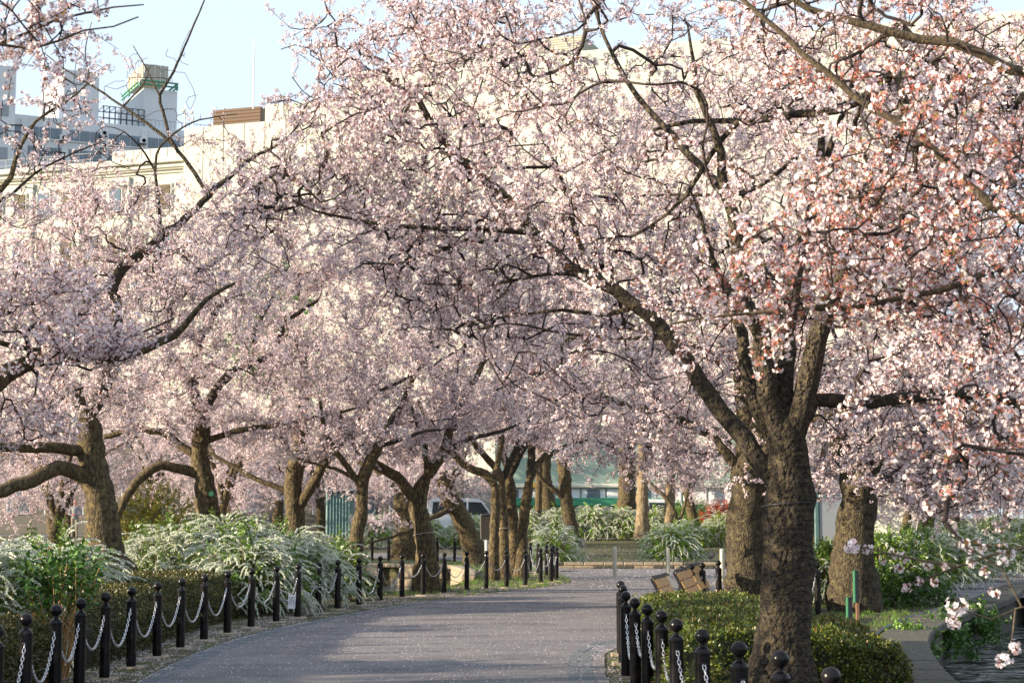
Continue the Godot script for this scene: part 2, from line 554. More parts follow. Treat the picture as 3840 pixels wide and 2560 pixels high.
# ---------------------------------------------------------------- trees
func tree(s: Dictionary) -> Node3D:
	rng.seed = s.seed
	var tp: Array = s.trunk[0]
	var base: Vector3 = tp[0]
	var root := thing(s.get("name", "cherry_tree"), s.label, "tree", base, s.get("group", "cherry trees in blossom"))
	var bark: Material = M[s.get("bark", "bark")]
	var N := PackedVector3Array()      # nodes of the skeleton
	var par := PackedInt32Array()
	var dirs := PackedVector3Array()
	var rad := PackedFloat32Array()    # 0 for twigs
	var lines := [s.trunk]
	lines.append_array(s.get("limbs", []))
	for l in lines.size():
		var pts := smooth_line(lines[l][0], 0.16)
		var r0: float = lines[l][1]
		var r1: float = lines[l][2]
		var rr := PackedFloat32Array()
		var m := pts.size()
		if l > 0:
			for k in m:      # a limb is never quite straight
				var t := k / (m - 1.0)
				var amp := minf(0.05, r0 * 0.5) * minf(1.0, minf(t, 1.0 - t) * 6.0)
				pts[k] += Vector3(wob.get_noise_2d(k * 9.0, l * 40.0 + s.seed), wob.get_noise_2d(k * 9.0, l * 40.0 + 500.0 + s.seed), wob.get_noise_2d(k * 9.0, l * 40.0 + 900.0 + s.seed)) * amp
		var near := -1
		if l > 0:
			var bd := 1e9
			for k in N.size():
				var d := N[k].distance_squared_to(pts[0])
				if d < bd:
					bd = d
					near = k
		for k in m:
			var t := k / (m - 1.0)
			var r := lerpf(r0, r1, t)
			if l == 0:
				var hgt := pts[k].y - base.y
				r *= 1.0 + 0.5 * exp(-hgt / (r0 * 1.8))
			if l == 0 and k > m - 4:
				r *= [0.93, 0.75, 0.4][k - m + 3]
			rr.append(maxf(r, 0.004))
			par.append(near if k == 0 else N.size() - 1)
			N.append(pts[k])
			dirs.append((pts[mini(k + 1, m - 1)] - pts[maxi(k - 1, 0)]).normalized())
			rad.append(maxf(r, 0.004))
		var mm := mb(base)
		mm.tube(pts, rr, (30 if -base.z < 50.0 else 18) if l == 0 else (12 if r0 > 0.06 else 8), 0.34 if l == 0 else 0.16, wob)
		part(mm, "trunk" if l == 0 else "limb", M.dark_bark if l > 0 and pts[0].y > base.y + 2.6 and (bark == M.bark or bark == M.shaded_bark) else bark, root)
	for q in int(s.get("burrs", 0)):      # healed knots on the trunk
		var tl: Array = s.trunk[0]
		var tt := smooth_line(tl, 0.16)
		var k := rng.randi_range(2, maxi(3, int(tt.size() * 0.8)))
		k = mini(k, tt.size() - 2)
		var r := lerpf(s.trunk[1], s.trunk[2], k / (tt.size() - 1.0))
		var a := rf(0.2, PI - 0.2)
		var out := Vector3(cos(a), rf(-0.1, 0.2), sin(a))
		var bm := mb(base)
		var at := tt[k] + out * r * 0.92
		var sz := r * rf(0.22, 0.38)
		bm.lathe([Vector2(sz * 1.5, -sz * 0.5), Vector2(sz * 1.25, sz * 0.15), Vector2(sz * 0.9, sz * 0.42), Vector2(sz * 0.6, sz * 0.4), Vector2(sz * 0.35, sz * 0.18), Vector2(0, sz * 0.1)], 12, at, upright(out, 0.0))
		part(bm, "burr", bark, root)
	var fixed := N.size()
	var near_: bool = -base.z < 26.0
	# points that the twigs grow towards
	var aims := []
	for cr in s.get("crowns", []):
		var got := 0
		var tries := 0
		while got < int(cr[2]) and tries < int(cr[2]) * 6:
			tries += 1
			var p := rvec() * pow(rng.randf(), 0.36)
			var q: Vector3 = cr[0] + p * cr[1]
			if s.has("thin") and rng.randf() > s.thin:
				got += 1
				continue
			if q.y < base.y + 1.3 or (cr[1].x > 1.0 and clump.get_noise_3dv(q) < -0.12):
				continue
			var bd := 1e9
			for k in range(0, fixed, 3):
				bd = minf(bd, N[k].distance_squared_to(q))
			aims.append([bd, q, cr[3] if cr.size() > 3 else 1.0])
			got += 1
	aims.sort_custom(func(x, y): return x[0] < y[0])
	var bloom := PackedFloat32Array()
	bloom.resize(fixed)
	for a in aims:
		var q: Vector3 = a[1]
		var best := 0
		var bd := 1e9
		for k in N.size():
			var d := N[k].distance_squared_to(q)
			if d < bd:
				bd = d
				best = k
		var from := N[best]
		var dist := sqrt(bd)
		if dist < 0.08:
			continue
		var m := maxi(2, int(dist / (0.13 if -base.z < 24.0 else 0.19)))
		var side := dirs[best].lerp((q - from) / dist, 0.35).normalized()
		var ctrl := from + side * dist * 0.5 + rvec() * dist * 0.16
		var last := best
		var prev := from
		for k in m:
			var t := (k + 1.0) / m
			var p := bez(from, ctrl, q, t) + rvec() * (0.015 if k < m - 1 else 0.0)
			N.append(p)
			par.append(last)
			dirs.append((p - prev).normalized())
			rad.append(0.0)
			bloom.append(a[2])
			prev = p
			last = N.size() - 1
	var carried := PackedFloat32Array()
	carried.resize(N.size())
	var kids := PackedInt32Array()
	kids.resize(N.size())
	for k in N.size():
		if k >= fixed:
			kids[par[k]] += 1
	for k in range(N.size() - 1, fixed - 1, -1):
		if kids[k] == 0:
			carried[k] += 1.0
		carried[par[k]] += carried[k]
	var tw := mb(base)
	var twr := 0.0046 if -base.z < 34.0 else 0.0038
	var where := [[], [], [], [], [], []]
	var tint := [[], [], [], [], [], []]
	var mix: Array = s.get("mix", [0.55, 0.45, 0.0])
	var spn: float = s.get("spn", 2.0)
	var shapes := []
	for k in 6:       # which kinds of spray this tree wears
		var x := (k + 0.5) / 6.0
		var kind := 0 if x < mix[0] else (1 if x < mix[0] + mix[1] else 2)
		shapes.append(sprays[kind][(k + s.seed) % 4])
	var scale_: float = s.get("scale", 1.0)
	for k in range(fixed, N.size()):
		var p := par[k]
		var r := minf(twr * pow(carried[k], 0.47), 0.034)
		var r2 := r * 1.08
		if p >= fixed:
			r2 = minf(minf(twr * pow(carried[p], 0.47), 0.034), r * 1.5)
		else:
			r2 = minf(r * 1.3, rad[p] * 0.9)
		rad[k] = r
		tw.seg(N[p], N[k], r2, r, (5 if r > 0.01 else 4) if near_ else (4 if r > 0.012 else 3))
		var bare := false
		if -base.z < 48.0:
			for q in range(0, fixed, 2):
				if rad[q] > 0.02 and N[q].distance_squared_to(N[k]) < 0.08:
					bare = true
					break
		if r < 0.014 and not bare:
			var cnt := spn * bloom[k] * (1.0 if kids[k] else 1.3) * clampf(N[k].distance_to(N[p]) / 0.2, 0.3, 1.3)
			while rng.randf() < cnt:
				cnt -= 1.0
				var y := dirs[k] * 0.45 + rvec() * 0.9 + Vector3(0, 0.22, 0)
				var sc := rf(0.7, 1.15) * scale_
				var at := N[k].lerp(N[p], rng.randf()) - base
				var v := rng.randi() % 6
				where[v].append(Transform3D(upright(y, rf(0, TAU)).scaled(Vector3.ONE * sc), at))
				var br := rf(0.9, 1.04)
				tint[v].append(Color(br, br * rf(0.95, 1.0), br * rf(0.96, 1.0)))
	part(tw, "twigs", M.twig, root, "stuff")
	for v in 6:
		if where[v].size():
			scatter(shapes[v], where[v], tint[v], "blossoms", root)
	return root


func plain_tree(x: float, d: float, h: float, spread: float, sd: int, label: String, n := 260, r0 := 0.22, extra := {}) -> Node3D:
	rng.seed = sd * 77 + 5
	var g := ground_y(x, d)
	var b := Vector3(x, g, -d)
	var lean := Vector3(rf(-0.35, 0.35), 0, rf(-0.3, 0.3))
	var fork := b + lean + Vector3(0, h * rf(0.24, 0.32), 0)
	var limbs := []
	var m := 5
	var a0 := rf(0, TAU)
	for k in m:
		var a := a0 + TAU * k / m + rf(-0.3, 0.3)
		var out := Vector3(cos(a), 0, sin(a))
		var up := rf(0.3, 0.55)
		limbs.append([[fork - Vector3(0, rf(0.0, 0.35), 0), fork + out * spread * 0.25 + Vector3(0, h * up * 0.5, 0), fork + out * spread * 0.55 + Vector3(0, h * up * 0.8, 0), fork + out * spread * 0.85 + Vector3(0, h * up, 0)], r0 * rf(0.4, 0.62), 0.025])
	var s := {"label": label, "seed": sd, "trunk": [[b, b + lean * 0.4 + Vector3(0, h * 0.12, 0), fork], r0, r0 * 0.75], "limbs": limbs,
		"crowns": [[Vector3(x, g + h * 0.66, -d), Vector3(spread, h * 0.34, spread), int(n * 0.65)], [Vector3(x, g + h * 0.37, -d), Vector3(spread * 0.95, h * 0.2, spread * 0.95), int(n * 0.45)]]}
	s.merge(extra, true)
	return tree(s)


# ---------------------------------------------------------------- shrubs, hedges, grass
func make_plants() -> void:
	rng.seed = 300
	M["spirea"] = []
	for variant in 3:      # an arching shoot covered in small white flowers
		var m := mb()
		var p := Vector3.ZERO
		var d := Vector3(0.12, 1, 0).normalized()
		var pts := [p]
		for k in 22:
			d = (d + Vector3(0.07 + 0.03 * variant, -0.035 * k * 0.12, rf(-0.05, 0.05))).normalized()
			p += d * 0.042
			pts.append(p)
		for k in range(0, 22, 2):
			m.seg(pts[k], pts[k + 2], 0.004 - 0.00012 * k, 0.0038 - 0.00012 * k, 3)
		m.surface(M.twig)
		for k in range(5, 22):
			for q in 18:
				var at: Vector3 = pts[k].lerp(pts[k + 1], rng.randf()) + rvec() * rf(0.006, 0.027) * (1.15 - 0.02 * k)
				var u := rvec()
				var w := u.cross(rvec()).normalized()
				var sz := rf(0.007, 0.011)
				var b := rf(0.9, 1.05)
				m.col = Color(0.88 * b, 0.9 * b, 0.82 * b)
				m.quad(at - u * sz, at - w * sz, at + u * sz, at + w * sz)
		for k in range(1, 22):
			for q in 2:
				leaflet(m, pts[k], (rvec() + Vector3(0, 0.3, 0)).normalized(), rf(0.03, 0.05), Color(0.09, 0.19, 0.025).lerp(Color(0.24, 0.32, 0.05), rng.randf()))
		m.surface(M.petal)
		M.spirea.append(m.am)
	var m2 := mb()             # a leafy shoot
	for k in 26:
		var t := k / 26.0
		leaflet(m2, Vector3(rf(-0.02, 0.02), t * 0.26, rf(-0.02, 0.02)), (rvec() + Vector3(0, 0.5, 0)).normalized(), rf(0.045, 0.075), Color(0.06, 0.15, 0.02).lerp(Color(0.18, 0.27, 0.035), rng.randf()))
	m2.surface(M.leaf)
	M["leafy"] = m2.am
	M["box_leaf"] = []
	for variant in 2:
		var m3 := mb()         # a tip of clipped hedge
		for k in 12:
			leaflet(m3, Vector3(rf(-0.03, 0.03), rf(0.0, 0.05), rf(-0.03, 0.03)), (rvec() + Vector3(0, 0.8, 0)).normalized(), rf(0.022, 0.034), Color(0.035, 0.07, 0.012).lerp(Color(0.16, 0.2, 0.028), rng.randf()) if rng.randf() < 0.95 else Color(0.15, 0.09, 0.03))
		m3.surface(M.leaf)
		M.box_leaf.append(m3.am)
	var m4 := mb()             # a tuft of grass
	for k in 9:
		var a := rf(0, TAU)
		var e := Vector3(cos(a), 0, sin(a))
		var s := Vector3(-e.z, 0, e.x) * 0.005
		var h := rf(0.05, 0.12)
		m4.col = Color(0.1, 0.2, 0.03).lerp(Color(0.24, 0.3, 0.06), rng.randf())
		var q := e * rf(0, 0.04)
		m4.tri(q - s, q + s, q + e * h * 0.6 + Vector3(0, h, 0))
	m4.surface(M.leaf)
	M["tuft"] = m4.am
	var m5 := mb()             # one fallen petal
	m5.col = Color(0.88, 0.78, 0.81)
	m5.quad(Vector3(-0.01, 0, -0.005), Vector3(0, 0.003, 0.009), Vector3(0.01, 0.001, 0.004), Vector3(0.001, 0.004, -0.009), Vector3.UP)
	m5.surface(M.petal)
	M["fallen"] = m5.am
	var m6 := mb()             # broad leaves at the end of a cane
	for k in 9:
		var a := TAU * k / 9.0 * 2.3
		leaflet(m6, Vector3(0, 0.02 * k, 0), Vector3(cos(a), rf(0.2, 0.8), sin(a)).normalized(), rf(0.06, 0.1), Color(0.04, 0.12, 0.016).lerp(Color(0.09, 0.19, 0.03), rng.randf()))
	m6.surface(M.leaf)
	M["broad"] = m6.am


func spirea(label: String, at: Vector3, size: Vector3, shoots: int, leaves: int, sd: int, group := "white spirea bushes", droop := 0.0) -> Node3D:
	rng.seed = sd
	var root := thing("spirea_bush", label, "bush", at, group)
	var st := mb()
	for k in 26:
		var a := rf(0, TAU)
		var q := Vector3(cos(a) * size.x, 0, sin(a) * size.z) * rf(0.1, 0.75)
		st.seg(q * 0.6, q * 1.05 + Vector3(rf(-0.1, 0.1), size.y * rf(0.5, 0.8), rf(-0.1, 0.1)), 0.008, 0.004, 4)
	part(st, "stems", M.stake_wood, root, "stuff")
	var where := [[], [], []]
	var tint := [[], [], []]
	var k_ := size.y / 1.6
	for k in shoots:
		var a := rf(0, TAU)
		var e := pow(rng.randf(), 0.8) * PI * 0.5 - droop
		var d := Vector3(cos(a) * cos(e), sin(e), sin(a) * cos(e))
		var p := d * size * rf(0.42, 0.72)
		p.y = maxf(p.y, size.y * 0.2)
		var v := rng.randi() % 3
		var y := (d * Vector3(1, 0.75, 1) + rvec() * 0.3 + Vector3(0, 0.55, 0)).normalized()
		var bs := Basis(d.cross(Vector3.UP).cross(y).normalized(), y, Vector3.ZERO)
		# the shoot arches outwards: its own x axis points away from the middle
		var x := Vector3(d.x, 0.001, d.z).normalized()
		x = (x - y * x.dot(y)).normalized()
		bs = Basis(x, y, x.cross(y))
		where[v].append(Transform3D(bs.rotated(y, rf(-0.7, 0.7)).scaled(Vector3.ONE * rf(0.5, 0.82) * lerpf(1.0, k_, 0.5)), p))
		var b := rf(0.9, 1.05)
		tint[v].append(Color(b, b, b))
	for v in 3:
		scatter(M.spirea[v], where[v], tint[v], "flower_shoots", root)
	var lw := []
	var lt := []
	for k in leaves:
		var d := rvec()
		d.y = absf(d.y)
		var p := d * size * rf(0.4, 0.85)
		p.y = maxf(p.y, size.y * 0.12)
		lw.append(Transform3D(upright(d + rvec() * 0.6 + Vector3(0, 0.3, 0), rf(0, TAU)).scaled(Vector3.ONE * rf(0.8, 1.4)), p))
		var b := rf(0.75, 1.1)
		var far_sun: float = 1.45 if at.z < -56.0 else 1.0  # sunlight on the distant bushes, put into their leaf colour
		lt.append(Color(b * rf(0.9, 1.1) * far_sun * 1.05, b * far_sun, b))
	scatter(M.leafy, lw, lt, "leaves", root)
	return root


func hedge(label: String, line: Array, width: float, height: float, count: int, sd: int, tone := Color(1, 1, 1)) -> Node3D:
	rng.seed = sd
	var base: Vector3 = line[0]
	var root := thing("clipped_hedge", label, "hedge", base, "clipped hedges beside the path")
	var pts := smooth_line(line, 0.5)
	var core := mb(base)
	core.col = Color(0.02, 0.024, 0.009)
	var rings := []
	for j in pts.size():
		var t := (pts[mini(j + 1, pts.size() - 1)] - pts[maxi(j - 1, 0)]).normalized()
		var s := Vector3(-t.z, 0, t.x)
		var ring := []
		for k in 9:
			var th := PI * k / 8.0
			var c := cos(th)
			ring.append(pts[j] + s * signf(c) * pow(absf(c), 0.45) * (width * 0.5 - 0.07) + Vector3(0, pow(sin(th), 0.45) * (height - 0.07) if k % 8 else 0.0, 0))
		rings.append(ring)
	for j in pts.size() - 1:
		for k in 8:
			core.facing([rings[j][k], rings[j][k + 1], rings[j + 1][k + 1], rings[j + 1][k]], (rings[j][k] + rings[j][k + 1]) * 0.5 - pts[j] + Vector3(0, 0.01, 0))
	for side in [0, pts.size() - 1]:
		var ax: Vector3 = (pts[side] - pts[absi(side - 1)]).normalized()
		for k in 8:
			core.facing([rings[side][k], rings[side][k + 1], pts[side]], ax)
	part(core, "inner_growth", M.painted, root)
	var where := [[], []]
	var tint := [[], []]
	var bits := mb(base)
	for q in count:
		var f := rng.randf() * (pts.size() - 1)
		var j := int(f)
		var p := pts[j].lerp(pts[mini(j + 1, pts.size() - 1)], f - j)
		var t := (pts[mini(j + 1, pts.size() - 1)] - pts[maxi(j - 1, 0)]).normalized()
		var s := Vector3(-t.z, 0, t.x)
		var end := rng.randf()
		# even over the outline of the section
		var u := rng.randf() * (width + 2.0 * height)
		var x := 0.0
		var y := 0.0
		var out := Vector3.UP
		if u < height:
			x = -width * 0.5; y = u; out = -s
		elif u < height + width:
			x = u - height - width * 0.5; y = height; out = Vector3.UP
		else:
			x = width * 0.5; y = u - height - width; out = s
		var rx := absf(x) / (width * 0.5)
		var ry := y / height
		var over := maxf(0.0, pow(pow(rx, 5.0) + pow(ry, 5.0), 0.2) - 1.0)
		x *= 1.0 - over * 0.85
		y *= 1.0 - over * 0.85
		if out == Vector3.UP and rx > 0.85:
			out = (out + s * signf(x)).normalized()
		var lump := 0.05 * wob.get_noise_3dv(p * 1.1 + s * x) + 0.02 * wob.get_noise_3dv((p + s * x) * 4.0)
		var pos := p + s * x + Vector3(0, y, 0) + out * (lump + rf(-0.05, 0.02))
		if end < 0.06:
			var e := 0 if end < 0.03 else pts.size() - 1
			var ax: Vector3 = (pts[e] - pts[absi(e - 1)]).normalized()
			pos = pts[e] + s * rf(-0.5, 0.5) * width * 0.95 + Vector3(0, rf(0, height), 0) + ax * rf(-0.03, 0.06)
			out = ax
		var v := rng.randi() % 2
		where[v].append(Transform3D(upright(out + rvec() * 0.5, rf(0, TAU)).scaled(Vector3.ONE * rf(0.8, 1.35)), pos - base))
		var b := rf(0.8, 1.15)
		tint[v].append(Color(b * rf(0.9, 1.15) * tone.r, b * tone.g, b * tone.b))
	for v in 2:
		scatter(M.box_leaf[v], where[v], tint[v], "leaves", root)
	return root


# ---------------------------------------------------------------- posts and chains
const WORDS := ["first", "second", "third", "fourth", "fifth", "sixth", "seventh", "eighth", "ninth", "tenth", "eleventh", "twelfth", "thirteenth", "fourteenth", "fifteenth", "sixteenth", "seventeenth", "eighteenth", "nineteenth", "twentieth", "twenty-first", "twenty-second", "twenty-third", "twenty-fourth", "twenty-fifth", "twenty-sixth", "twenty-seventh", "twenty-eighth", "twenty-ninth", "thirtieth", "thirty-first", "thirty-second", "thirty-third"]
var post0: Node3D
var link_near: ArrayMesh
var link_far: ArrayMesh


func make_post(at: Vector3, face: float, label: String, group: String, footing := true) -> Node3D:
	var o: Node3D
	if post0 == null:
		o = thing("chain_post", label, "bollard", at, group)
		var m := mb()
		m.lathe([Vector2(0.052, 0.0), Vector2(0.052, 0.69), Vector2(0.056, 0.694), Vector2(0.056, 0.708), Vector2(0.052, 0.714), Vector2(0.042, 0.732), Vector2(0.023, 0.744), Vector2(0.019, 0.752), Vector2(0.019, 0.775)], 20)
		part(m, "shaft", M.black_paint, o)
		var b := mb()
		b.ball(Vector3(0, 0.812, 0), Vector3.ONE * 0.05, 12, 18)
		part(b, "ball", M.black_paint, o)
		var e := mb()
		for sgn in [-1.0, 1.0]:
			e = mb()
			e.ball(Vector3(0.06 * sgn, 0.63, 0), Vector3.ONE * 0.019, 6, 10)
			e.tube(PackedVector3Array([Vector3(0.04 * sgn, 0.63, 0), Vector3(0.065 * sgn, 0.63, 0)]), PackedFloat32Array([0.012, 0.012]), 8)
			part(e, "chain_eye", M.black_paint, o)
		var f := mb()
		f.box(Vector3(0, -0.03, 0), Vector3(0.3, 0.115, 0.24), 0.014)
		part(f, "footing", M.stone, o)
		post0 = o
	else:
		o = post0.duplicate()
		o.name = numbered("chain_post")
		add_child(o)
		tag(o, label, "bollard", group)
	o.position = at
	o.rotation = Vector3(rf(-0.009, 0.009), face, rf(-0.009, 0.009))
	if not footing and o.has_node("footing"):
		o.get_node("footing").free()
	return o


func make_link(steps: int, sides: int) -> ArrayMesh:
	var m := mb()
	var pts := PackedVector3Array()
	var r := PackedFloat32Array()
	for k in steps + 1:
		var a := TAU * k / steps
		pts.append(Vector3(cos(a) * 0.0105, sin(a) * 0.012 + signf(sin(a)) * 0.0105 if absf(sin(a)) > 0.01 else 0.0, 0))
		r.append(0.0037)
	m.tube(pts, r, sides, 0.0, null, false)
	m.surface(M.steel)
	return m.am


func chain(a: Vector3, b: Vector3, sag: float, label: String, group: String) -> MeshInstance3D:
	var st := SurfaceTool.new()
	st.begin(Mesh.PRIMITIVE_TRIANGLES)
	var src := link_near if -a.z < 30.0 else link_far
	var mid := (a + b) * 0.5 - Vector3(0, sag * 2.0, 0)
	var l := 0.0
	var prev := a
	for k in range(1, 41):
		var p := bez(a, mid, b, k / 40.0)
		l += p.distance_to(prev)
		prev = p
	var n := int(l / 0.0335)
	var across := (b - a).cross(Vector3.UP).normalized()
	for k in n:
		var t := (k + 0.5) / n
		var p := bez(a, mid, b, t)
		var y := (bez(a, mid, b, t + 0.01) - bez(a, mid, b, t - 0.01)).normalized()
		var x := across if k % 2 else across.cross(y).normalized()
		st.append_from(src, 0, Transform3D(Basis(x, y, x.cross(y)), p - a))
	var o := MeshInstance3D.new()
	o.name = numbered("chain")
	o.mesh = st.commit()
	o.material_override = null
	o.mesh.surface_set_material(0, M.steel)
	o.position = a
	add_child(o)
	tag(o, label, "chain", group)
	return o


func post_row(spots: Array, where: String, from: String, group: String, footing: bool, sag := 0.35, eye_side := 1.0) -> Array:
	var eyes := []
	var out := []
	for k in spots.size():
		var p := Vector3(spots[k].x, ground_y(spots[k].x, spots[k].y), -spots[k].y)
		var q: Vector2 = spots[mini(k + 1, spots.size() - 1)] - spots[maxi(k - 1, 0)]
		var nrm := q.normalized()      # the way the row runs
		var face := atan2(nrm.y, nrm.x)
		var rank: String = WORDS[k]
		out.append(make_post(p, face, "black ball-topped metal post, %s %s %s" % [rank, from, where], group, footing))
		eyes.append([p - Vector3(nrm.x * 0.075, -0.632, -nrm.y * 0.075), p + Vector3(nrm.x * 0.075, 0.632, -nrm.y * 0.075)])
	for k in spots.size() - 1:
		var d: float = spots[k].distance_to(spots[k + 1])
		chain(eyes[k][1], eyes[k + 1][0], sag * clampf(d / 1.4, 0.4, 1.2) * rf(0.86, 1.1), "silver chain between %s and %s post %s, %s" % [WORDS[k], WORDS[k + 1], from, where], "chains between the posts")
	return out


# ---------------------------------------------------------------- bench
func bench(a: Vector2, b: Vector2, label: String) -> void:
	# a and b: the two ends of the top of the backrest on the plan (x, distance)
	var along := Vector3(b.x - a.x, 0, -(b.y - a.y))
	var l := along.length()
	var z := along / l
	var front := Vector3(-z.z, 0, z.x)           # the way a sitter looks
	if front.x < 0.0:
		front = -front
	var o := thing("park_bench", label, "bench", Vector3(a.x, 0, -a.y), "benches behind the clipped hedge")
	var prof := [Vector2(-0.03, 0.8), Vector2(-0.06, 0.835), Vector2(-0.1, 0.82), Vector2(-0.1, 0.785), Vector2(-0.07, 0.74), Vector2(0.02, 0.55), Vector2(0.1, 0.4), Vector2(0.19, 0.345), Vector2(0.32, 0.36), Vector2(0.46, 0.415), Vector2(0.57, 0.41), Vector2(0.64, 0.35), Vector2(0.63, 0.26), Vector2(0.58, 0.12), Vector2(0.56, 0.0)]
	var nh := 5
	for k in nh:
		var at := z * l * (k / (nh - 1.0))
		var pts := []
		for p in prof:
			pts.append(at + front * p.x + Vector3(0, p.y, 0))
		var line := smooth_line(pts, 0.035)
		var r := PackedFloat32Array()
		r.resize(line.size())
		r.fill(0.017)
		var m := mb()
		m.tube(line, r, 8)
		m.tube(smooth_line([at + front * 0.06 + Vector3(0, 0.47, 0), at + front * 0.02 + Vector3(0, 0.25, 0), at - front * 0.06], 0.06), PackedFloat32Array([0.017, 0.017, 0.017, 0.017, 0.017, 0.017, 0.017, 0.017, 0.017, 0.017, 0.017, 0.017]).slice(0, smooth_line([at + front * 0.06 + Vector3(0, 0.47, 0), at + front * 0.02 + Vector3(0, 0.25, 0), at - front * 0.06], 0.06).size()), 8)
		part(m, "hoop", M.iron, o)
	var slope := (front * 0.2 + Vector3(0, -0.36, 0)).normalized()
	var nrm := slope.cross(z)
	if nrm.dot(front) < 0.0:
		nrm = -nrm
	var bs := Basis(nrm, slope, nrm.cross(slope))
	for row in 3:
		for c in nh - 1:
			var m := mb()
			var mid := z * l * ((c + 0.5) / (nh - 1.0)) + front * -0.045 + Vector3(0, 0.73, 0) + slope * (row * 0.135) + nrm * 0.012
			m.box(mid, Vector3(0.035, 0.118, l / (nh - 1.0) - 0.012), 0.006, bs)
			part(m, "slat", M.bench_wood, o)
	for row in 3:
		for c in nh - 1:
			var m := mb()
			var x: float = [0.24, 0.37, 0.5][row]
			var y: float = [0.335, 0.365, 0.41][row]
			m.box(z * l * ((c + 0.5) / (nh - 1.0)) + front * x + Vector3(0, y, 0), Vector3(0.11, 0.03, l / (nh - 1.0) - 0.046), 0.006, Basis(front, Vector3.UP, front.cross(Vector3.UP)).rotated(z, 0.0))
			part(m, "slat", M.bench_wood, o)


# ---------------------------------------------------------------- living figures: a smooth-joined skeleton meshed by surface nets
func figure(m: MB, bones: Array, cell: float, blend: float) -> void:
	# bones: [from, to, r from, r to, linear colour]
	var lo := Vector3.ONE * 1e9
	var hi := -lo
	for b in bones:
		var r := maxf(b[2], b[3]) + cell * 2.0
		lo = lo.min(b[0] - Vector3.ONE * r).min(b[1] - Vector3.ONE * r)
		hi = hi.max(b[0] + Vector3.ONE * r).max(b[1] + Vector3.ONE * r)
	var nx := int((hi.x - lo.x) / cell) + 2
	var ny := int((hi.y - lo.y) / cell) + 2
	var nz := int((hi.z - lo.z) / cell) + 2
	var f := PackedFloat32Array()
	f.resize(nx * ny * nz)
	for x in nx:
		for y in ny:
			for z in nz:
				f[(x * ny + y) * nz + z] = field(bones, lo + Vector3(x, y, z) * cell, blend)
	var id := PackedInt32Array()
	id.resize(nx * ny * nz)
	id.fill(-1)
	for x in nx - 1:
		for y in ny - 1:
			for z in nz - 1:
				var sum := Vector3.ZERO
				var cnt := 0
				for e in [[0, 0, 0, 1, 0, 0], [0, 1, 0, 1, 1, 0], [0, 0, 1, 1, 0, 1], [0, 1, 1, 1, 1, 1], [0, 0, 0, 0, 1, 0], [1, 0, 0, 1, 1, 0], [0, 0, 1, 0, 1, 1], [1, 0, 1, 1, 1, 1], [0, 0, 0, 0, 0, 1], [1, 0, 0, 1, 0, 1], [0, 1, 0, 0, 1, 1], [1, 1, 0, 1, 1, 1]]:
					var fa := f[((x + e[0]) * ny + y + e[1]) * nz + z + e[2]]
					var fb := f[((x + e[3]) * ny + y + e[4]) * nz + z + e[5]]
					if (fa < 0.0) != (fb < 0.0):
						sum += Vector3(e[0], e[1], e[2]).lerp(Vector3(e[3], e[4], e[5]), fa / (fa - fb))
						cnt += 1
				if cnt:
					var p := lo + (Vector3(x, y, z) + sum / cnt) * cell
					id[(x * ny + y) * nz + z] = m.v.size()
					m.v.append(p)
					var h := cell * 0.5
					m.n.append(Vector3(field(bones, p + Vector3(h, 0, 0), blend) - field(bones, p - Vector3(h, 0, 0), blend), field(bones, p + Vector3(0, h, 0), blend) - field(bones, p - Vector3(0, h, 0), blend), field(bones, p + Vector3(0, 0, h), blend) - field(bones, p - Vector3(0, 0, h), blend)).normalized())
					var best := 1e9
					var color := Color.WHITE
					for b in bones:
						var d := capsule(b, p)
						if d < best:
							best = d
							color = b[4]
					m.c.append(color)
	for x in range(1, nx - 1):
		for y in range(1, ny - 1):
			for z in range(1, nz - 1):
				var a := f[(x * ny + y) * nz + z] < 0.0
				for ax in 3:
					var q := Vector3i(x, y, z)
					q[ax] += 1
					if a == (f[(q.x * ny + q.y) * nz + q.z] < 0.0):
						continue
					var u := Vector3i.ZERO
					var w := Vector3i.ZERO
					u[(ax + 1) % 3] = 1
					w[(ax + 2) % 3] = 1
					var c := Vector3i(x, y, z)
					var ids := []
					for s in [c - u - w, c - w, c, c - u]:
						ids.append(id[(s.x * ny + s.y) * nz + s.z])
					if ids.min() < 0:
						continue
					if a:       # counter-clockwise seen from the axis' far side, so turn for clockwise fronts
						ids.reverse()
						m.i.append_array([ids[0], ids[1], ids[2], ids[0], ids[2], ids[3]])


func capsule(b: Array, p: Vector3) -> float:
	var ab: Vector3 = b[1] - b[0]
	var t := clampf((p - b[0]).dot(ab) / maxf(ab.length_squared(), 1e-8), 0.0, 1.0)
	return p.distance_to(b[0] + ab * t) - lerpf(b[2], b[3], t)


func field(bones: Array, p: Vector3, k: float) -> float:
	var d := 1e9
	for b in bones:
		var e := capsule(b, p)
		var h := clampf(0.5 + 0.5 * (e - d) / k, 0.0, 1.0)
		d = lerpf(e, d, h) - k * h * (1.0 - h) if d < 1e8 else e
	return d


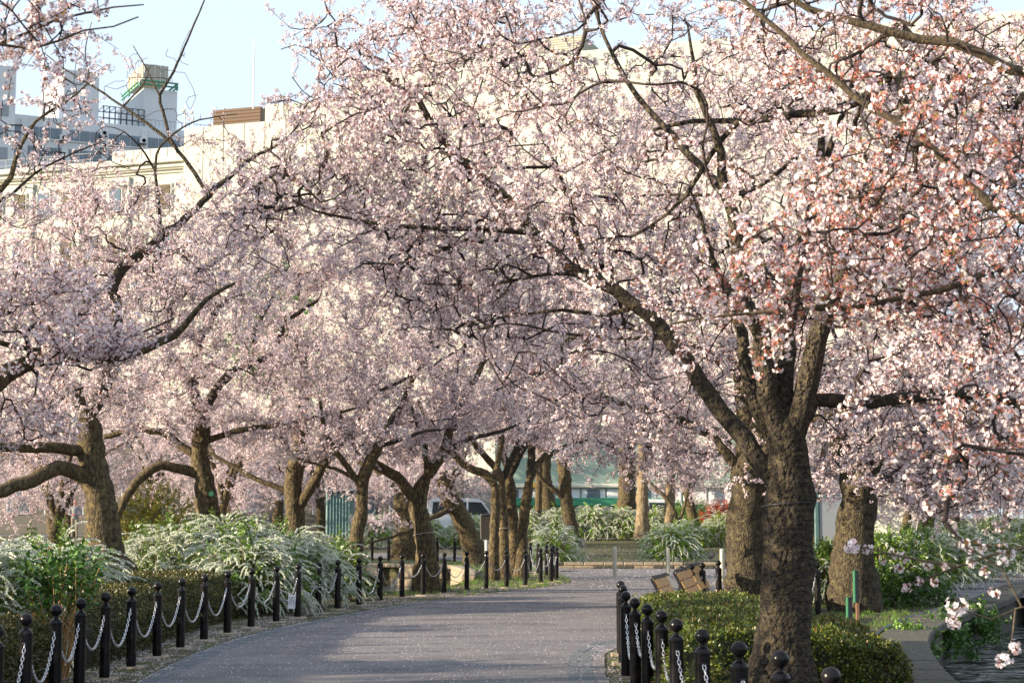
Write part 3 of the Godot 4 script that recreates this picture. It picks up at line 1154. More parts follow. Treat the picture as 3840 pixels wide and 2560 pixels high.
# ---------------------------------------------------------------- vehicles
func van(at: Vector3, label: String, facing := 1.0) -> void:
	var o := thing("van", label, "van", at, "vans on the road behind the park")
	var b := Basis(Vector3(facing, 0, 0), Vector3.UP, Vector3(0, 0, 1))
	var m := mb()
	var body := PackedVector2Array([Vector2(-1.7, 0.3), Vector2(1.62, 0.3), Vector2(1.72, 0.45), Vector2(1.7, 0.85), Vector2(1.55, 1.02), Vector2(1.02, 1.78), Vector2(0.72, 1.9), Vector2(-1.5, 1.92), Vector2(-1.68, 1.8), Vector2(-1.75, 1.0)])
	m.extrude(body, Vector3(0, 0, -0.72), b, 1.44)
	part(m, "body", M.van_paint, o)
	for side in [-1.0, 1.0]:
		for w in [[0.32, 1.05, 1.45, 1.05, 0.98, 1.7, 0.32, 1.72], [-0.65, 1.08, 0.22, 1.08, 0.22, 1.72, -0.65, 1.73], [-1.55, 1.1, -0.75, 1.1, -0.75, 1.73, -1.48, 1.72]]:
			var g := mb()
			g.extrude(PackedVector2Array([Vector2(w[0], w[1]), Vector2(w[2], w[3]), Vector2(w[4], w[5]), Vector2(w[6], w[7])]), Vector3(0, 0, side * 0.715), b, side * 0.012)
			part(g, "side_window", M.car_glass, o)
		var mi := mb()
		mi.box(Vector3(facing * 1.3, 1.12, side * 0.84), Vector3(0.1, 0.18, 0.16), 0.03)
		part(mi, "mirror", M.dark_metal, o)
		var hl := mb()
		hl.box(Vector3(facing * 1.69, 0.72, side * 0.52), Vector3(0.06, 0.16, 0.26), 0.02)
		part(hl, "headlight", M.lamp_glass, o)
		for x in [-1.15, 1.1]:
			var wh := mb()
			wh.lathe([Vector2(0.0, -0.09), Vector2(0.24, -0.09), Vector2(0.28, -0.06), Vector2(0.28, 0.06), Vector2(0.24, 0.09), Vector2(0.0, 0.09)], 18, Vector3(facing * x, 0.28, side * 0.66), Basis(Vector3(1, 0, 0), Vector3(0, 0, 1), Vector3(0, -1, 0)))
			var wheel := part(wh, "wheel", M.tyre, o)
			var hub := mb()
			hub.lathe([Vector2(0.0, -0.1), Vector2(0.16, -0.1), Vector2(0.16, 0.1), Vector2(0.0, 0.1)], 12, Vector3(facing * x, 0.28, side * 0.66), Basis(Vector3(1, 0, 0), Vector3(0, 0, 1), Vector3(0, -1, 0)))
			part(hub, "rim", M.grey_metal, wheel)
	var ws := mb()
	var n := Vector3(facing * 0.82, 0.57, 0)
	var wa := Vector3(facing * 1.5, 1.1, 0) + n * 0.012
	var wb := Vector3(facing * 1.05, 1.74, 0) + n * 0.012
	ws.facing([wa - Vector3(0, 0, 0.62), wa + Vector3(0, 0, 0.62), wb + Vector3(0, 0, 0.58), wb - Vector3(0, 0, 0.58)], n)
	part(ws, "windscreen", M.car_glass, o)
	var bp := mb()
	bp.box(Vector3(facing * 1.7, 0.4, 0), Vector3(0.12, 0.2, 1.42), 0.04)
	part(bp, "bumper", M.grey_metal, o)


# ---------------------------------------------------------------- buildings
func block(o: Node, called: String, material: Material, corner: Vector3, ax: Vector3, bx: Vector3, la: float, lb: float, y0: float, y1: float) -> MeshInstance3D:
	# a box from its near corner, la along ax and lb along bx (both flat unit vectors)
	var m := mb(o.position if o is Node3D else Vector3.ZERO)
	var c := Vector3(corner.x, (y0 + y1) * 0.5, corner.z) + ax * la * 0.5 + bx * lb * 0.5
	m.box(c, Vector3(la, y1 - y0, lb), 0.05, Basis(ax, Vector3.UP, bx))
	return part(m, called, material, o)


# ---------------------------------------------------------------- the place
const PATH := [Vector2(-2.7, 4), Vector2(-3.05, 9), Vector2(-3.3, 12), Vector2(-3.52, 15), Vector2(-3.68, 18), Vector2(-3.74, 20.5), Vector2(-3.66, 23), Vector2(-3.4, 25.5), Vector2(-2.95, 28), Vector2(-2.45, 30.3), Vector2(-1.9, 32.6), Vector2(-1.2, 34.8), Vector2(-0.4, 37), Vector2(0.45, 39.2), Vector2(1.1, 41.2), Vector2(1.45, 43), Vector2(1.5, 46), Vector2(1.2, 50), Vector2(0.6, 54.2), Vector2(14, 54.2), Vector2(22, 52), Vector2(22, 37.5), Vector2(8, 34.5), Vector2(5, 32.6), Vector2(3.7, 31.3), Vector2(2.9, 29.2), Vector2(2.2, 26.4), Vector2(1.5, 22.8), Vector2(1.08, 20.6), Vector2(0.95, 18), Vector2(0.93, 15), Vector2(0.98, 12.5), Vector2(1.1, 10), Vector2(1.2, 8), Vector2(1.3, 4)]
const POND := [Vector2(-16, 33), Vector2(-5, 35.7), Vector2(-3.2, 36.8), Vector2(-2.5, 38), Vector2(-2.0, 39.6), Vector2(-1.45, 41), Vector2(-1.1, 44), Vector2(-1.2, 50), Vector2(-1.8, 54.6), Vector2(-4, 56.6), Vector2(-16, 57.6)]
const CANAL := [Vector2(3.5, 3), Vector2(3.55, 13), Vector2(3.9, 17), Vector2(4.9, 22), Vector2(6.2, 26), Vector2(7.7, 29.6), Vector2(9.3, 33.6), Vector2(11.3, 39), Vector2(14, 44), Vector2(17, 44), Vector2(14.5, 33), Vector2(10.4, 22), Vector2(8.6, 14), Vector2(8.3, 3)]


func poly(a: Array) -> PackedVector2Array:
	return PackedVector2Array(a)


func inside(p: Vector2, a: PackedVector2Array) -> bool:
	return Geometry2D.is_point_in_polygon(p, a)


func _ready() -> void:
	# camera: eye height, a short telephoto lens tipped up a little
	var cam := Camera3D.new()
	cam.name = "camera"
	cam.position = Vector3(0, 1.6, 0)
	cam.rotation_degrees = Vector3(5.753, 0, 0)
	cam.fov = 22.179
	cam.near = 0.1
	cam.far = 3000.0
	var lens := CameraAttributesPhysical.new()
	lens.frustum_focal_length = 61.22
	lens.frustum_near = 0.1
	lens.frustum_far = 3000.0
	lens.frustum_focus_distance = 20.0
	lens.exposure_aperture = 5.6
	cam.attributes = lens
	cam.current = true
	add_child(cam)
	var env := Environment.new()
	env.background_mode = Environment.BG_SKY
	var sky := ProceduralSkyMaterial.new()
	sky.sky_top_color = lin(0.68, 0.82, 1.0)
	sky.sky_horizon_color = lin(0.8, 0.91, 1.0)
	sky.sky_curve = 0.12
	sky.ground_horizon_color = lin(0.5, 0.48, 0.45)
	sky.ground_bottom_color = lin(0.2, 0.18, 0.16)
	sky.sun_angle_max = 20.0
	sky.sun_curve = 0.12
	env.sky = Sky.new()
	env.sky.sky_material = sky
	env.background_energy_multiplier = 0.46
	env.tonemap_mode = Environment.TONE_MAPPER_LINEAR
	env.tonemap_exposure = 2.6
	env.sdfgi_enabled = true
	env.ssao_enabled = true
	env.ssil_enabled = true
	var we := WorldEnvironment.new()
	we.name = "world_environment"
	we.environment = env
	add_child(we)
	var sun := DirectionalLight3D.new()
	sun.name = "sun"
	sun.light_color = Color(1.0, 0.925, 0.8)
	sun.light_energy = 1.6
	sun.light_angular_distance = 0.5
	sun.shadow_enabled = true
	var az := deg_to_rad(74.0)
	var el := deg_to_rad(14.0)
	sun.basis = Basis.looking_at(-Vector3(-sin(az) * cos(el), sin(el), cos(az) * cos(el)))
	add_child(sun)

	wob.seed = 3
	wob.frequency = 0.6
	wob.fractal_octaves = 3
	clump.seed = 8
	clump.frequency = 0.55
	clump.fractal_octaves = 2
	make_materials()
	make_sprays()
	make_plants()
	link_near = make_link(10, 5)
	link_far = make_link(6, 3)

	make_ground()
	make_buildings()
	make_near_trees()
	make_middle_trees()
	make_far_trees()
	make_shrubs()
	make_posts()
	make_furniture()
	make_litter()


func make_ground() -> void:
	var shrunk := []
	for p in [POND, CANAL]:
		for q in Geometry2D.offset_polygon(poly(p), 0.0 if p == CANAL else 0.1):
			shrunk.append(q)
	var xs := [-900.0, -400.0, -200.0, -120.0, -80.0, -50.0, -34.0, -24.0, -18.0]
	for k in 129:
		xs.append(-16.0 + k * 0.25)
	xs.append_array([18.0, 24.0, 34.0, 50.0, 80.0, 120.0, 200.0, 400.0, 900.0])
	var ds := [-60.0, -20.0, 0.0]
	for k in 241:
		ds.append(2.5 + k * 0.25)
	ds.append_array([64.0, 66.0, 68.0, 70.0, 72.0, 74.0, 76.0, 78.0, 80.0, 84.0, 92.0, 110.0, 150.0, 220.0, 320.0, 600.0, 1400.0])
	var m := mb()
	for x in xs:
		for d in ds:
			var y := ground_y(x, d)
			var off := false
			for s in shrunk:
				if inside(Vector2(x, d), s):
					y = -1.4
					off = true
			if not off and absf(x) < 17.0 and d < 64.0:
				y += 0.0
			m.v.append(Vector3(x, y, -d)); m.n.append(Vector3.UP); m.c.append(Color.WHITE)
	var w := ds.size()
	for a in xs.size() - 1:
		for b in w - 1:
			var k := a * w + b
			m.i.append_array([k, k + 1, k + w + 1, k, k + w + 1, k + w])
	# front faces run clockwise seen from above
	struct(m, "ground", M.soil)
	var pm := mb()
	pm.sheet(poly(PATH), 0.006)
	struct(pm, "path", M.asphalt)
	# the far path beyond the pond, climbing gently
	var fp := mb()
	var line := [Vector2(1.2, 51.5), Vector2(-1.0, 62.8), Vector2(-3.5, 64.2), Vector2(-8, 66), Vector2(-16, 69), Vector2(-30, 74)]
	var wid := [1.6, 2.6, 3.0, 3.2, 3.4, 3.6]
	var prev := []
	for k in line.size():
		var t: Vector2 = (line[mini(k + 1, 5)] - line[maxi(k - 1, 0)]).normalized()
		var s = Vector2(-t.y, t.x) * wid[k]
		var row := []
		for q in [line[k] - s * 0.5, line[k] + s * 0.5]:
			row.append(Vector3(q.x, ground_y(q.x, q.y) + 0.03, -q.y))
		if prev:
			var steps := 6
			for j in steps:
				var f0 := j / float(steps)
				var f1 := (j + 1.0) / steps
				var c := [prev[0].lerp(row[0], f0), prev[1].lerp(row[1], f0), prev[1].lerp(row[1], f1), prev[0].lerp(row[0], f1)]
				for q in 4:
					c[q].y = ground_y(c[q].x, -c[q].z) + 0.03
				fp.facing(c, Vector3.UP)
		prev = row
	struct(fp, "far_path", M.asphalt)
	var rd := mb()
	rd.box(Vector3(0, 0.62, -92), Vector3(260, 0.06, 9), 0.01)
	struct(rd, "road", M.road_asphalt)
	var wa := mb()
	for q in Geometry2D.offset_polygon(poly(POND), -0.02):
		wa.sheet(q, -0.58)
	struct(wa, "pond_water", M.water)
	var wc := mb()
	for q in Geometry2D.offset_polygon(poly(CANAL), -0.02):
		wc.sheet(q, -0.55)
	struct(wc, "canal_water", M.water)
	# bank walls
	rng.seed = 11
	var pw := mb()
	for k in POND.size():
		var a: Vector2 = POND[k]
		var b: Vector2 = POND[(k + 1) % POND.size()]
		pw.facing([Vector3(a.x, -1.2, -a.y), Vector3(b.x, -1.2, -b.y), Vector3(b.x, 0.0, -b.y), Vector3(a.x, 0.0, -a.y)], Vector3(-(b - a).y, 0, -(b - a).x) * -1.0)
	var wall := struct(pw, "pond_bank_wall", M.soil)
	for k in range(6, 10):
		var a: Vector2 = POND[k]
		var b: Vector2 = POND[(k + 1) % POND.size()]
		var l := a.distance_to(b)
		var t := (b - a) / l
		var bx := Vector3(t.x, 0, -t.y)
		var nz := bx.cross(Vector3.UP)
		var n := int(l / 0.75)
		for row in 2:
			for j in n:
				var f := (j + 0.5 + (0.25 if row else -0.25)) / n
				if f > 1.0 - 0.4 / n or f < 0.4 / n:
					continue
				var c := a + t * l * f
				var s := mb()
				s.box(Vector3(c.x, -0.52 + row * 0.36, -c.y), Vector3(l / n - 0.03, 0.34, 0.3 + rf(-0.03, 0.03)), 0.025, Basis(bx, Vector3.UP, nz))
				part(s, "stone", M.stone, wall)
		var cp := mb()
		cp.box(Vector3((a.x + b.x) * 0.5, 0.05, -(a.y + b.y) * 0.5), Vector3(l + 0.05, 0.12, 0.36), 0.03, Basis(bx, Vector3.UP, nz))
		part(cp, "coping", M.stone, wall)
	var cwall := mb()
	for k in range(0, 8):
		var a: Vector2 = CANAL[k]
		var b: Vector2 = CANAL[k + 1]
		var n := Vector2(-(b - a).y, (b - a).x).normalized() * 0.2
		cwall.facing([Vector3(a.x - n.x, 0.05, -a.y + n.y), Vector3(b.x - n.x, 0.05, -b.y + n.y), Vector3(b.x - n.x, -1.5, -b.y + n.y), Vector3(a.x - n.x, -1.5, -a.y + n.y)], Vector3((b - a).y, 0, (b - a).x))
	var cw := struct(cwall, "canal_wall", M.concrete)
	var bank := []
	for k in range(0, 9):
		bank.append(Vector3(CANAL[k].x, 0.045, -CANAL[k].y))
	var run := smooth_line(bank, 1.1)
	for k in range(8, run.size() - 1):
		var t := (run[k + 1] - run[k]).normalized()
		var s := mb()
		s.box((run[k] + run[k + 1]) * 0.5 + Vector3(0, rf(-0.012, 0.012), 0), Vector3(run[k].distance_to(run[k + 1]) - 0.015, 0.13, 0.62), 0.02, Basis(t, Vector3.UP, t.cross(Vector3.UP)))
		part(s, "ledge_slab", M.concrete, cw)
	var pp := []
	for k in range(1, 8):
		pp.append(Vector3(CANAL[k].x - 0.36, 0.09, -CANAL[k].y - 0.12))
	var pipe := smooth_line(pp, 0.4)
	var pr := PackedFloat32Array()
	pr.resize(pipe.size())
	pr.fill(0.03)
	var pm2 := mb()
	pm2.tube(pipe, pr, 8)
	single(pm2, "pipe", M.dark_metal, "dark pipe lying along the concrete ledge beside the canal", "pipe")
	# stones of the kerb across the far side of the paving
	var kerb := Node3D.new()
	kerb.name = "kerb"
	kerb.set_meta("kind", "structure")
	add_child(kerb)
	for row in 2:
		for k in 22:
			var x := 1.0 + k * 0.62 + (0.3 if row else 0.0)
			var s := mb()
			s.box(Vector3(x, 0.045 + row * 0.105, -54.45 - row * 0.03 - 0.008 * absf(x - 6.0)), Vector3(0.6, 0.1, 0.26), 0.02)
			part(s, "kerb_stone", M.stone if rng.randf() < 0.6 else M.concrete, kerb)
	# pavers along both edges of the path
	var pave := Node3D.new()
	pave.name = "path_edging"
	pave.set_meta("kind", "structure")
	add_child(pave)
	var shapes := []
	for k in 3:
		var s := mb()
		s.box(Vector3.ZERO, Vector3([0.29, 0.285, 0.292][k], 0.05, 0.135), 0.008)
		s.surface(M.paver if k else M.paver_worn)
		shapes.append(s.am)
	var edge := []
	for k in range(3, 12):
		edge.append(Vector3(PATH[k].x + 0.02, -0.016, -PATH[k].y))
	var edge2 := []
	for k in range(32, 26, -1):
		edge2.append(Vector3(PATH[k].x - 0.1, -0.017, -PATH[k].y))
	for e in [[edge, 2, 1.0], [edge2, 2, -1.0]]:
		var pts := smooth_line(e[0], 0.3)
		for k in pts.size() - 1:
			var t := (pts[k + 1] - pts[k]).normalized()
			var side := Vector3(-t.z, 0, t.x)
			for row in int(e[1]):
				if pave.get_child_count() >= 298:
					break
				var o := MeshInstance3D.new()
				o.name = "paver"
				o.mesh = shapes[rng.randi() % 3]
				o.position = (pts[k] + pts[k + 1]) * 0.5 + side * (0.075 + row * 0.145) * float(e[2]) + Vector3(0, rf(-0.002, 0.003), 0)
				o.basis = Basis(t, Vector3.UP, t.cross(Vector3.UP)) 
				pave.add_child(o, true)


func make_buildings() -> void:
	# the cream building across the road
	var ax := Vector3(0.943, 0, 0.333)
	var bx := Vector3(0.333, 0, -0.943)
	var c0 := Vector3(-35.7, 0, -125)
	var o := thing("cream_building", "wide cream building with stepped flat roofs behind the cherry trees", "building", c0)
	block(o, "wall", M.cream_wall, c0 - ax * 14.0, ax, bx, 60, 20, 0, 26.8)
	block(o, "roof_parapet", M.cream_wall, c0 + ax * 5.6 + bx * 3.0, ax, bx, 9.5, 0.3, 26.8, 28.3)
	block(o, "wall", M.cream_wall, c0 + ax * 13.7 - bx * 0.6, ax, bx, 50, 18, 0, 28.7)
	block(o, "wall", M.pale_green_wall, c0 + ax * 18.9 + bx * 1.5, ax, bx, 60, 18, 26, 30.4)
	block(o, "wall", M.pale_green_wall, c0 + ax * 24.2 + bx * 4.0, ax, bx, 60, 16, 26, 32.9)
	for k in 13:
		block(o, "panel_seam", M.seam, c0 + ax * (5.9 + k * 0.72) + bx * 2.97, ax, bx, 0.05, 0.06, 26.82, 28.28)
	for k in 8:
		block(o, "panel_seam", M.seam, c0 + ax * (15.2 + k * 1.6) - bx * 0.63, ax, bx, 0.03, 0.06, 24.0, 28.68)
	for k in 6:
		block(o, "panel_seam", M.seam, c0 + ax * (20.5 + k * 2.2) + bx * 1.47, ax, bx, 0.03, 0.06, 28.7, 30.38)
	for y in [25.75, 25.95, 26.15]:
		block(o, "cornice", M.seam if y > 25.8 and y < 26.0 else M.cream_wall, c0 - ax * 13.9 - bx * 0.14, ax, bx, 27.4, 0.3, y - 0.05, y + 0.06)
	block(o, "cornice", M.cream_wall, c0 - ax * 14.1 - bx * 0.3, ax, bx, 27.7, 0.5, 26.45, 26.85)
	for row in 3:
		for k in 12:
			var at := c0 + ax * (-10.6 + k * 2.0)
			var y := 24.9 - row * 3.4
			var f := block(o, "window", M.cream_wall, at - ax * 0.12 - bx * 0.12, ax, bx, 1.24, 0.2, y - 1.95, y + 0.1)
			var p := block(o, "pane", M.dark_opening if (k + row) % 3 else M.window_glass, at - bx * 0.16, ax, bx, 1.0, 0.1, y - 1.8, y)
			p.get_parent().remove_child(p)
			f.add_child(p, true)
			if k % 2 == 0:
				block(o, "pilaster", M.cream_wall, at - ax * 0.62 - bx * 0.2, ax, bx, 0.34, 0.3, y - 3.0, y + 0.72)
	var rail := mb(c0)
	for k in 9:
		rail.seg(c0 + ax * (-9.0 + k * 1.8) + bx * 0.5 + Vector3(0, 26.8, 0), c0 + ax * (-9.0 + k * 1.8) + bx * 0.5 + Vector3(0, 27.7, 0), 0.025, 0.025, 4)
	for y in [27.25, 27.7]:
		rail.seg(c0 - ax * 12.0 + bx * 0.5 + Vector3(0, y, 0), c0 + ax * 5.6 + bx * 0.5 + Vector3(0, y, 0), 0.025, 0.025, 4)
	part(rail, "railing", M.grey_metal, o)
	var ph := Vector3(-7.3, 0, -122.4)
	block(o, "penthouse", M.louvre_cream, ph, ax, bx, 13.0, 8, 32.9, 34.9)
	for k in 11:
		block(o, "louvre", M.cream_wall, ph - bx * 0.05, ax, bx, 13.0, 0.1, 33.0 + k * 0.17, 33.09 + k * 0.17)
	var lb := Vector3(-22.4, 31.7, -128)
	block(o, "louvre_box", M.louvre_brown, Vector3(lb.x, 0, lb.z), ax, bx, 4.0, 4.0, 28.6, 31.9)
	for k in 12:
		block(o, "louvre", M.stake_wood, Vector3(lb.x, 0, lb.z) - bx * 0.06 - ax * 0.02, ax, bx, 4.04, 0.12, 28.8 + k * 0.26, 28.92 + k * 0.26)
	block(o, "roof_vent", M.pale_metal, c0 + ax * 21.3 + bx * 1.3, ax, bx, 0.5, 0.3, 29.5, 29.9)
	for a in [["tall thin white mast rising from the pale green roof", Vector3(-19.1, 32.1, -126), 5.4, 0.05], ["short antenna on the cream roof, nearer the blue building", Vector3(-24.5, 31, -128), 1.9, 0.035], ["short antenna on the cream roof, beside the brown louvred box", Vector3(-23.9, 31, -128), 1.7, 0.035]]:
		var m := mb(a[1])
		var b: Vector3 = a[1] - Vector3(0, 0.6, 0)
		m.seg(b, b + Vector3(0, a[2], 0), a[3] * 1.4, a[3] * 0.7, 6)
		if a[2] < 3.0:
			m.box(b + Vector3(-0.14, a[2] * 0.78, 0), Vector3(0.22, 0.26, 0.16), 0.03)
			m.seg(b + Vector3(0, a[2] * 0.45, 0), b + Vector3(0, a[2] * 0.6, 0), 0.08, 0.08, 6)
		single(m, "antenna", M.pale_metal, a[0], "antenna", a[1])
	# the tall white building, its face in shade
	ax = Vector3(0.898, 0, -0.44)
	bx = Vector3(-0.44, 0, -0.898)
	c0 = Vector3(-67.9, 0, -260)
	o = thing("tall_white_building", "tall white building with rows of windows and two roof towers", "building", c0)
	block(o, "wall", M.white_wall, c0 - ax * 34.0, ax, bx, 62, 22, 0, 61.8)
	var t1 := block(o, "roof_tower", M.white_wall, c0 + bx * 1.2 - ax * 0.2, ax, bx, 5.4, 19, 61.7, 69.8)
	var t2 := block(o, "roof_tower", M.white_wall, c0 + ax * 12.1 + bx * 1.2, ax, bx, 5.4, 17, 61.7, 68.2)
	var w1 := block(o, "window", M.window_frame, c0 - ax * 0.26 + bx * 13.0, ax, bx, 0.14, 4.6, 65.0, 67.2)
	var w2 := block(o, "window", M.window_frame, c0 + ax * 12.04 + bx * 11.0, ax, bx, 0.14, 4.2, 62.8, 64.2)
	for p in [[w1, t1], [w2, t2]]:
		p[0].get_parent().remove_child(p[0])
		p[1].add_child(p[0], true)
	for k in 10:
		var t := -0.55 + (k - 5) * 6.08
		block(o, "pilaster", M.white_wall, c0 + ax * t - bx * 0.35, ax, bx, 0.9, 0.5, 30.0, 61.2)
	for row in 6:
		var y := 60.2 - row * 3.0
		for k in 9:
			for j in 3:
				var t := 0.55 + (k - 5) * 6.08 + j * 1.66
				var f := block(o, "window", M.window_frame, c0 + ax * t - bx * 0.06, ax, bx, 1.6, 0.16, y - 1.7, y)
				for q in 2:
					var p := block(o, "pane", M.window_glass, c0 + ax * (t + 0.06 + q * 0.76) - bx * 0.1, ax, bx, 0.7, 0.1, y - 1.6, y - 0.1)
					p.get_parent().remove_child(p)
					f.add_child(p, true)
		block(o, "sill", M.white_wall, c0 - ax * 30.0 - bx * 0.2, ax, bx, 55.0, 0.4, y - 1.95, y - 1.75)
	var fr := mb(c0)
	for k in 8:
		var p := c0 + ax * (5.9 + k * 0.9) + bx * 0.8
		fr.seg(p + Vector3(0, 61.8, 0), p + Vector3(0, 64.6, 0), 0.09, 0.09, 4)
		fr.seg(p + Vector3(0, 61.8, 0) + bx * 4.0, p + Vector3(0, 64.6, 0) + bx * 4.0, 0.09, 0.09, 4)
		fr.seg(p + Vector3(0, 64.6, 0), p + Vector3(0, 64.6, 0) + bx * 4.0, 0.07, 0.07, 4)
	for y in [62.7, 63.7, 64.6]:
		for q in [0.8, 4.8]:
			fr.seg(c0 + ax * 5.7 + bx * q + Vector3(0, y, 0), c0 + ax * 12.2 + bx * q + Vector3(0, y, 0), 0.07, 0.07, 4)
	part(fr, "roof_frame", M.dark_metal, o)
	var rr := mb(c0)
	for k in 22:
		rr.seg(c0 + ax * (12.0 + k * 0.6) + Vector3(0, 61.8, 0), c0 + ax * (12.0 + k * 0.6) + Vector3(0, 63.0, 0), 0.03, 0.03, 3)
	rr.seg(c0 + ax * 12.0 + Vector3(0, 63.0, 0), c0 + ax * 25.0 + Vector3(0, 63.0, 0), 0.04, 0.04, 4)
	part(rr, "railing", M.grey_metal, o)
	var tb := c0 + ax * 12.0 + bx * 1.6
	var tk := thing("water_tank", "beige panelled water tank on green steel frame atop roof tower", "water tank", Vector3(tb.x, 68.2, tb.z))
	tk.position = Vector3(tb.x, 0, tb.z)
	block(tk, "tank_body", M.tank, tb, ax, bx, 4.1, 9.5, 69.5, 72.2)
	for k in 5:
		block(tk, "panel_rib", M.pale_metal, tb + ax * (0.2 + k * 0.85) - bx * 0.1, ax, bx, 0.14, 0.14, 69.5, 72.1)
	for k in 5:
		block(tk, "panel_rib", M.stake_wood, tb - ax * 0.08 + bx * (0.8 + k * 1.9), ax, bx, 0.1, 0.3, 69.5, 72.1)
	for y in [69.3, 68.7]:
		block(tk, "frame_beam", M.tank_frame, tb - ax * 0.7 - bx * 1.0, ax, bx, 6.2, 0.3, y - 0.1, y + 0.14)
		block(tk, "frame_beam", M.tank_frame, tb - ax * 0.7 - bx * 0.9, ax, bx, 0.3, 12.0, y - 0.1, y + 0.14)
		block(tk, "frame_beam", M.tank_frame, tb + ax * 5.2 - bx * 0.9, ax, bx, 0.3, 12.0, y - 0.1, y + 0.14)
	for q in [[-0.7, -1.0], [5.2, -1.0], [2.2, -1.0], [-0.7, 6.0]]:
		block(tk, "frame_leg", M.tank_frame, tb + ax * q[0] + bx * q[1], ax, bx, 0.25, 0.25, 68.18, 69.2)
	var rl := mb(tk.position)
	for k in 5:
		rl.seg(tb + bx * (1.0 + k * 2.0) + Vector3(0, 72.2, 0), tb + bx * (1.0 + k * 2.0) + Vector3(0, 73.6, 0), 0.05, 0.05, 4)
	rl.seg(tb + bx * 1.0 + Vector3(0, 73.5, 0), tb + bx * 9.0 + Vector3(0, 73.5, 0), 0.05, 0.05, 4)
	part(rl, "ladder_rail", M.grey_metal, tk)
	var names := ["leftmost of the upper three units on the white building, above another", "upper of two stacked units between windows of the white building", "lower of two stacked units between windows of the white building", "right-hand unit on the white building below the tank tower", "lowest unit on the white building, by the cream roof railing"]
	var k2 := 0
	for a in [[-0.5, 58.7], [5.6, 60.0], [5.6, 58.1], [11.7, 59.4], [-0.5, 55.2]]:
		var at: Vector3 = c0 + ax * a[0] - bx * 0.8
		at.y = a[1]
		var ac := thing("air_conditioner", "boxy outdoor air conditioner, " + names[k2], "air conditioner", at, "air conditioners on the white building")
		k2 += 1
		var m := mb()
		m.box(Vector3.ZERO, Vector3(1.0, 0.85, 0.4), 0.04, Basis(ax, Vector3.UP, bx))
		part(m, "case", M.white_plastic, ac)
		var f := mb()
		f.lathe([Vector2(0.0, 0.0), Vector2(0.3, 0.0), Vector2(0.33, -0.03)], 16, ax * 0.12 - bx * 0.215, Basis(ax, -bx, Vector3.UP))
		part(f, "fan_grille", M.dark_metal, ac)
		var s := mb()
		s.box(Vector3(0, -0.5, 0) + bx * 0.1, Vector3(1.1, 0.1, 0.6), 0.01, Basis(ax, Vector3.UP, bx))
		part(s, "bracket", M.dark_metal, ac)
	var m3 := mb()
	var mp := Vector3(-70.3, 60.9, -256)
	m3.seg(mp, mp + Vector3(0, 13.6, 0), 0.16, 0.07, 6)
	m3.seg(mp + Vector3(0, 4.6, 0), mp + Vector3(0, 5.4, 0), 0.26, 0.26, 6)
	m3.o = Vector3.ZERO
	single(m3, "antenna", M.grey_metal, "tall grey mast beside the left roof tower of the white building", "antenna")
	var left := thing("blue_grey_building", "blue-grey building edge at the far left of the skyline", "building", Vector3(-75, 0, -250))
	block(left, "wall", M.white_wall, Vector3(-84.0, 0, -247), Vector3(0.94, 0, -0.34), Vector3(-0.34, 0, -0.94), 11.7, 12, 0, 67.6)
	for r in 4:
		block(left, "window", M.window_frame, Vector3(-84.0, 0, -247) + Vector3(0.94, 0, -0.34) * 9.0 + Vector3(0.34, 0, 0.94) * 0.08, Vector3(0.94, 0, -0.34), Vector3(-0.34, 0, -0.94), 1.8, 0.2, 60.0 - r * 3.2, 61.8 - r * 3.2)
	# the low green-banded shop across the road
	var sx := Vector3(1, 0, 0)
	var sz := Vector3(0, 0, -1)
	var sc := Vector3(-1.0, 0.6, -103)
	o = thing("shop", "low pale green shop with dark green band and white window row", "shop", sc)
	block(o, "wall", M.shop_pale, sc, sx, sz, 15, 4.2, 0.5, 7.0)
	block(o, "base_wall", M.white_wall, sc - sz * 0.12, sx, sz, 14.8, 0.2, 0.5, 2.2)
	block(o, "band", M.shop_green, sc - sz * 0.9, sx, sz, 10.2, 0.85, 2.22, 2.72)
	block(o, "fascia", M.cream_wall, sc - sz * 0.4, sx, sz, 14.9, 0.35, 3.3, 3.55)
	block(o, "sign_panel", M.shop_yellow, sc - sz * 0.75 + sx * 2.2, sx, sz, 1.0, 0.3, 3.28, 3.6)
	for k in 9:
		var f := block(o, "window", M.white_plastic, sc - sz * 0.1 + sx * (0.6 + k * 1.5), sx, sz, 1.4, 0.16, 2.3, 3.28)
		if k % 3 != 1:
			var p := block(o, "pane", M.window_glass, sc - sz * 0.16 + sx * (0.9 + k * 1.5), sx, sz, 0.5 + 0.3 * (k % 2), 0.12, 2.4, 3.2)
			p.get_parent().remove_child(p)
			f.add_child(p, true)
	var gb := Vector3(-36.0, 0.6, -105)
	o = thing("low_building", "long low grey building across the road behind the left-hand trees", "building", gb)
	block(o, "wall", M.low_wall, gb, sx, sz, 33, 5, 0.5, 6.2)
	block(o, "roof_edge", M.dark_metal, gb - sz * 0.3 - sx * 0.3, sx, sz, 33.6, 5.4, 6.2, 6.5)
	for k in 14:
		var f := block(o, "window", M.window_frame, gb - sz * 0.06 + sx * (1.0 + k * 2.3), sx, sz, 1.5, 0.14, 1.7, 3.4)
		var p := block(o, "pane", M.window_glass, gb - sz * 0.1 + sx * (1.08 + k * 2.3), sx, sz, 1.34, 0.12, 1.8, 3.3)
		p.get_parent().remove_child(p)
		f.add_child(p, true)
	# little teal shed among the left trees
	var ts := Vector3(-8.95, ground_y(0, 84), -84)
	o = thing("shed", "teal corrugated shed half hidden behind the left-hand cherry trunks", "shed", ts)
	block(o, "wall", M.teal, ts, sx, sz, 1.2, 1.6, ts.y, ts.y + 2.2)
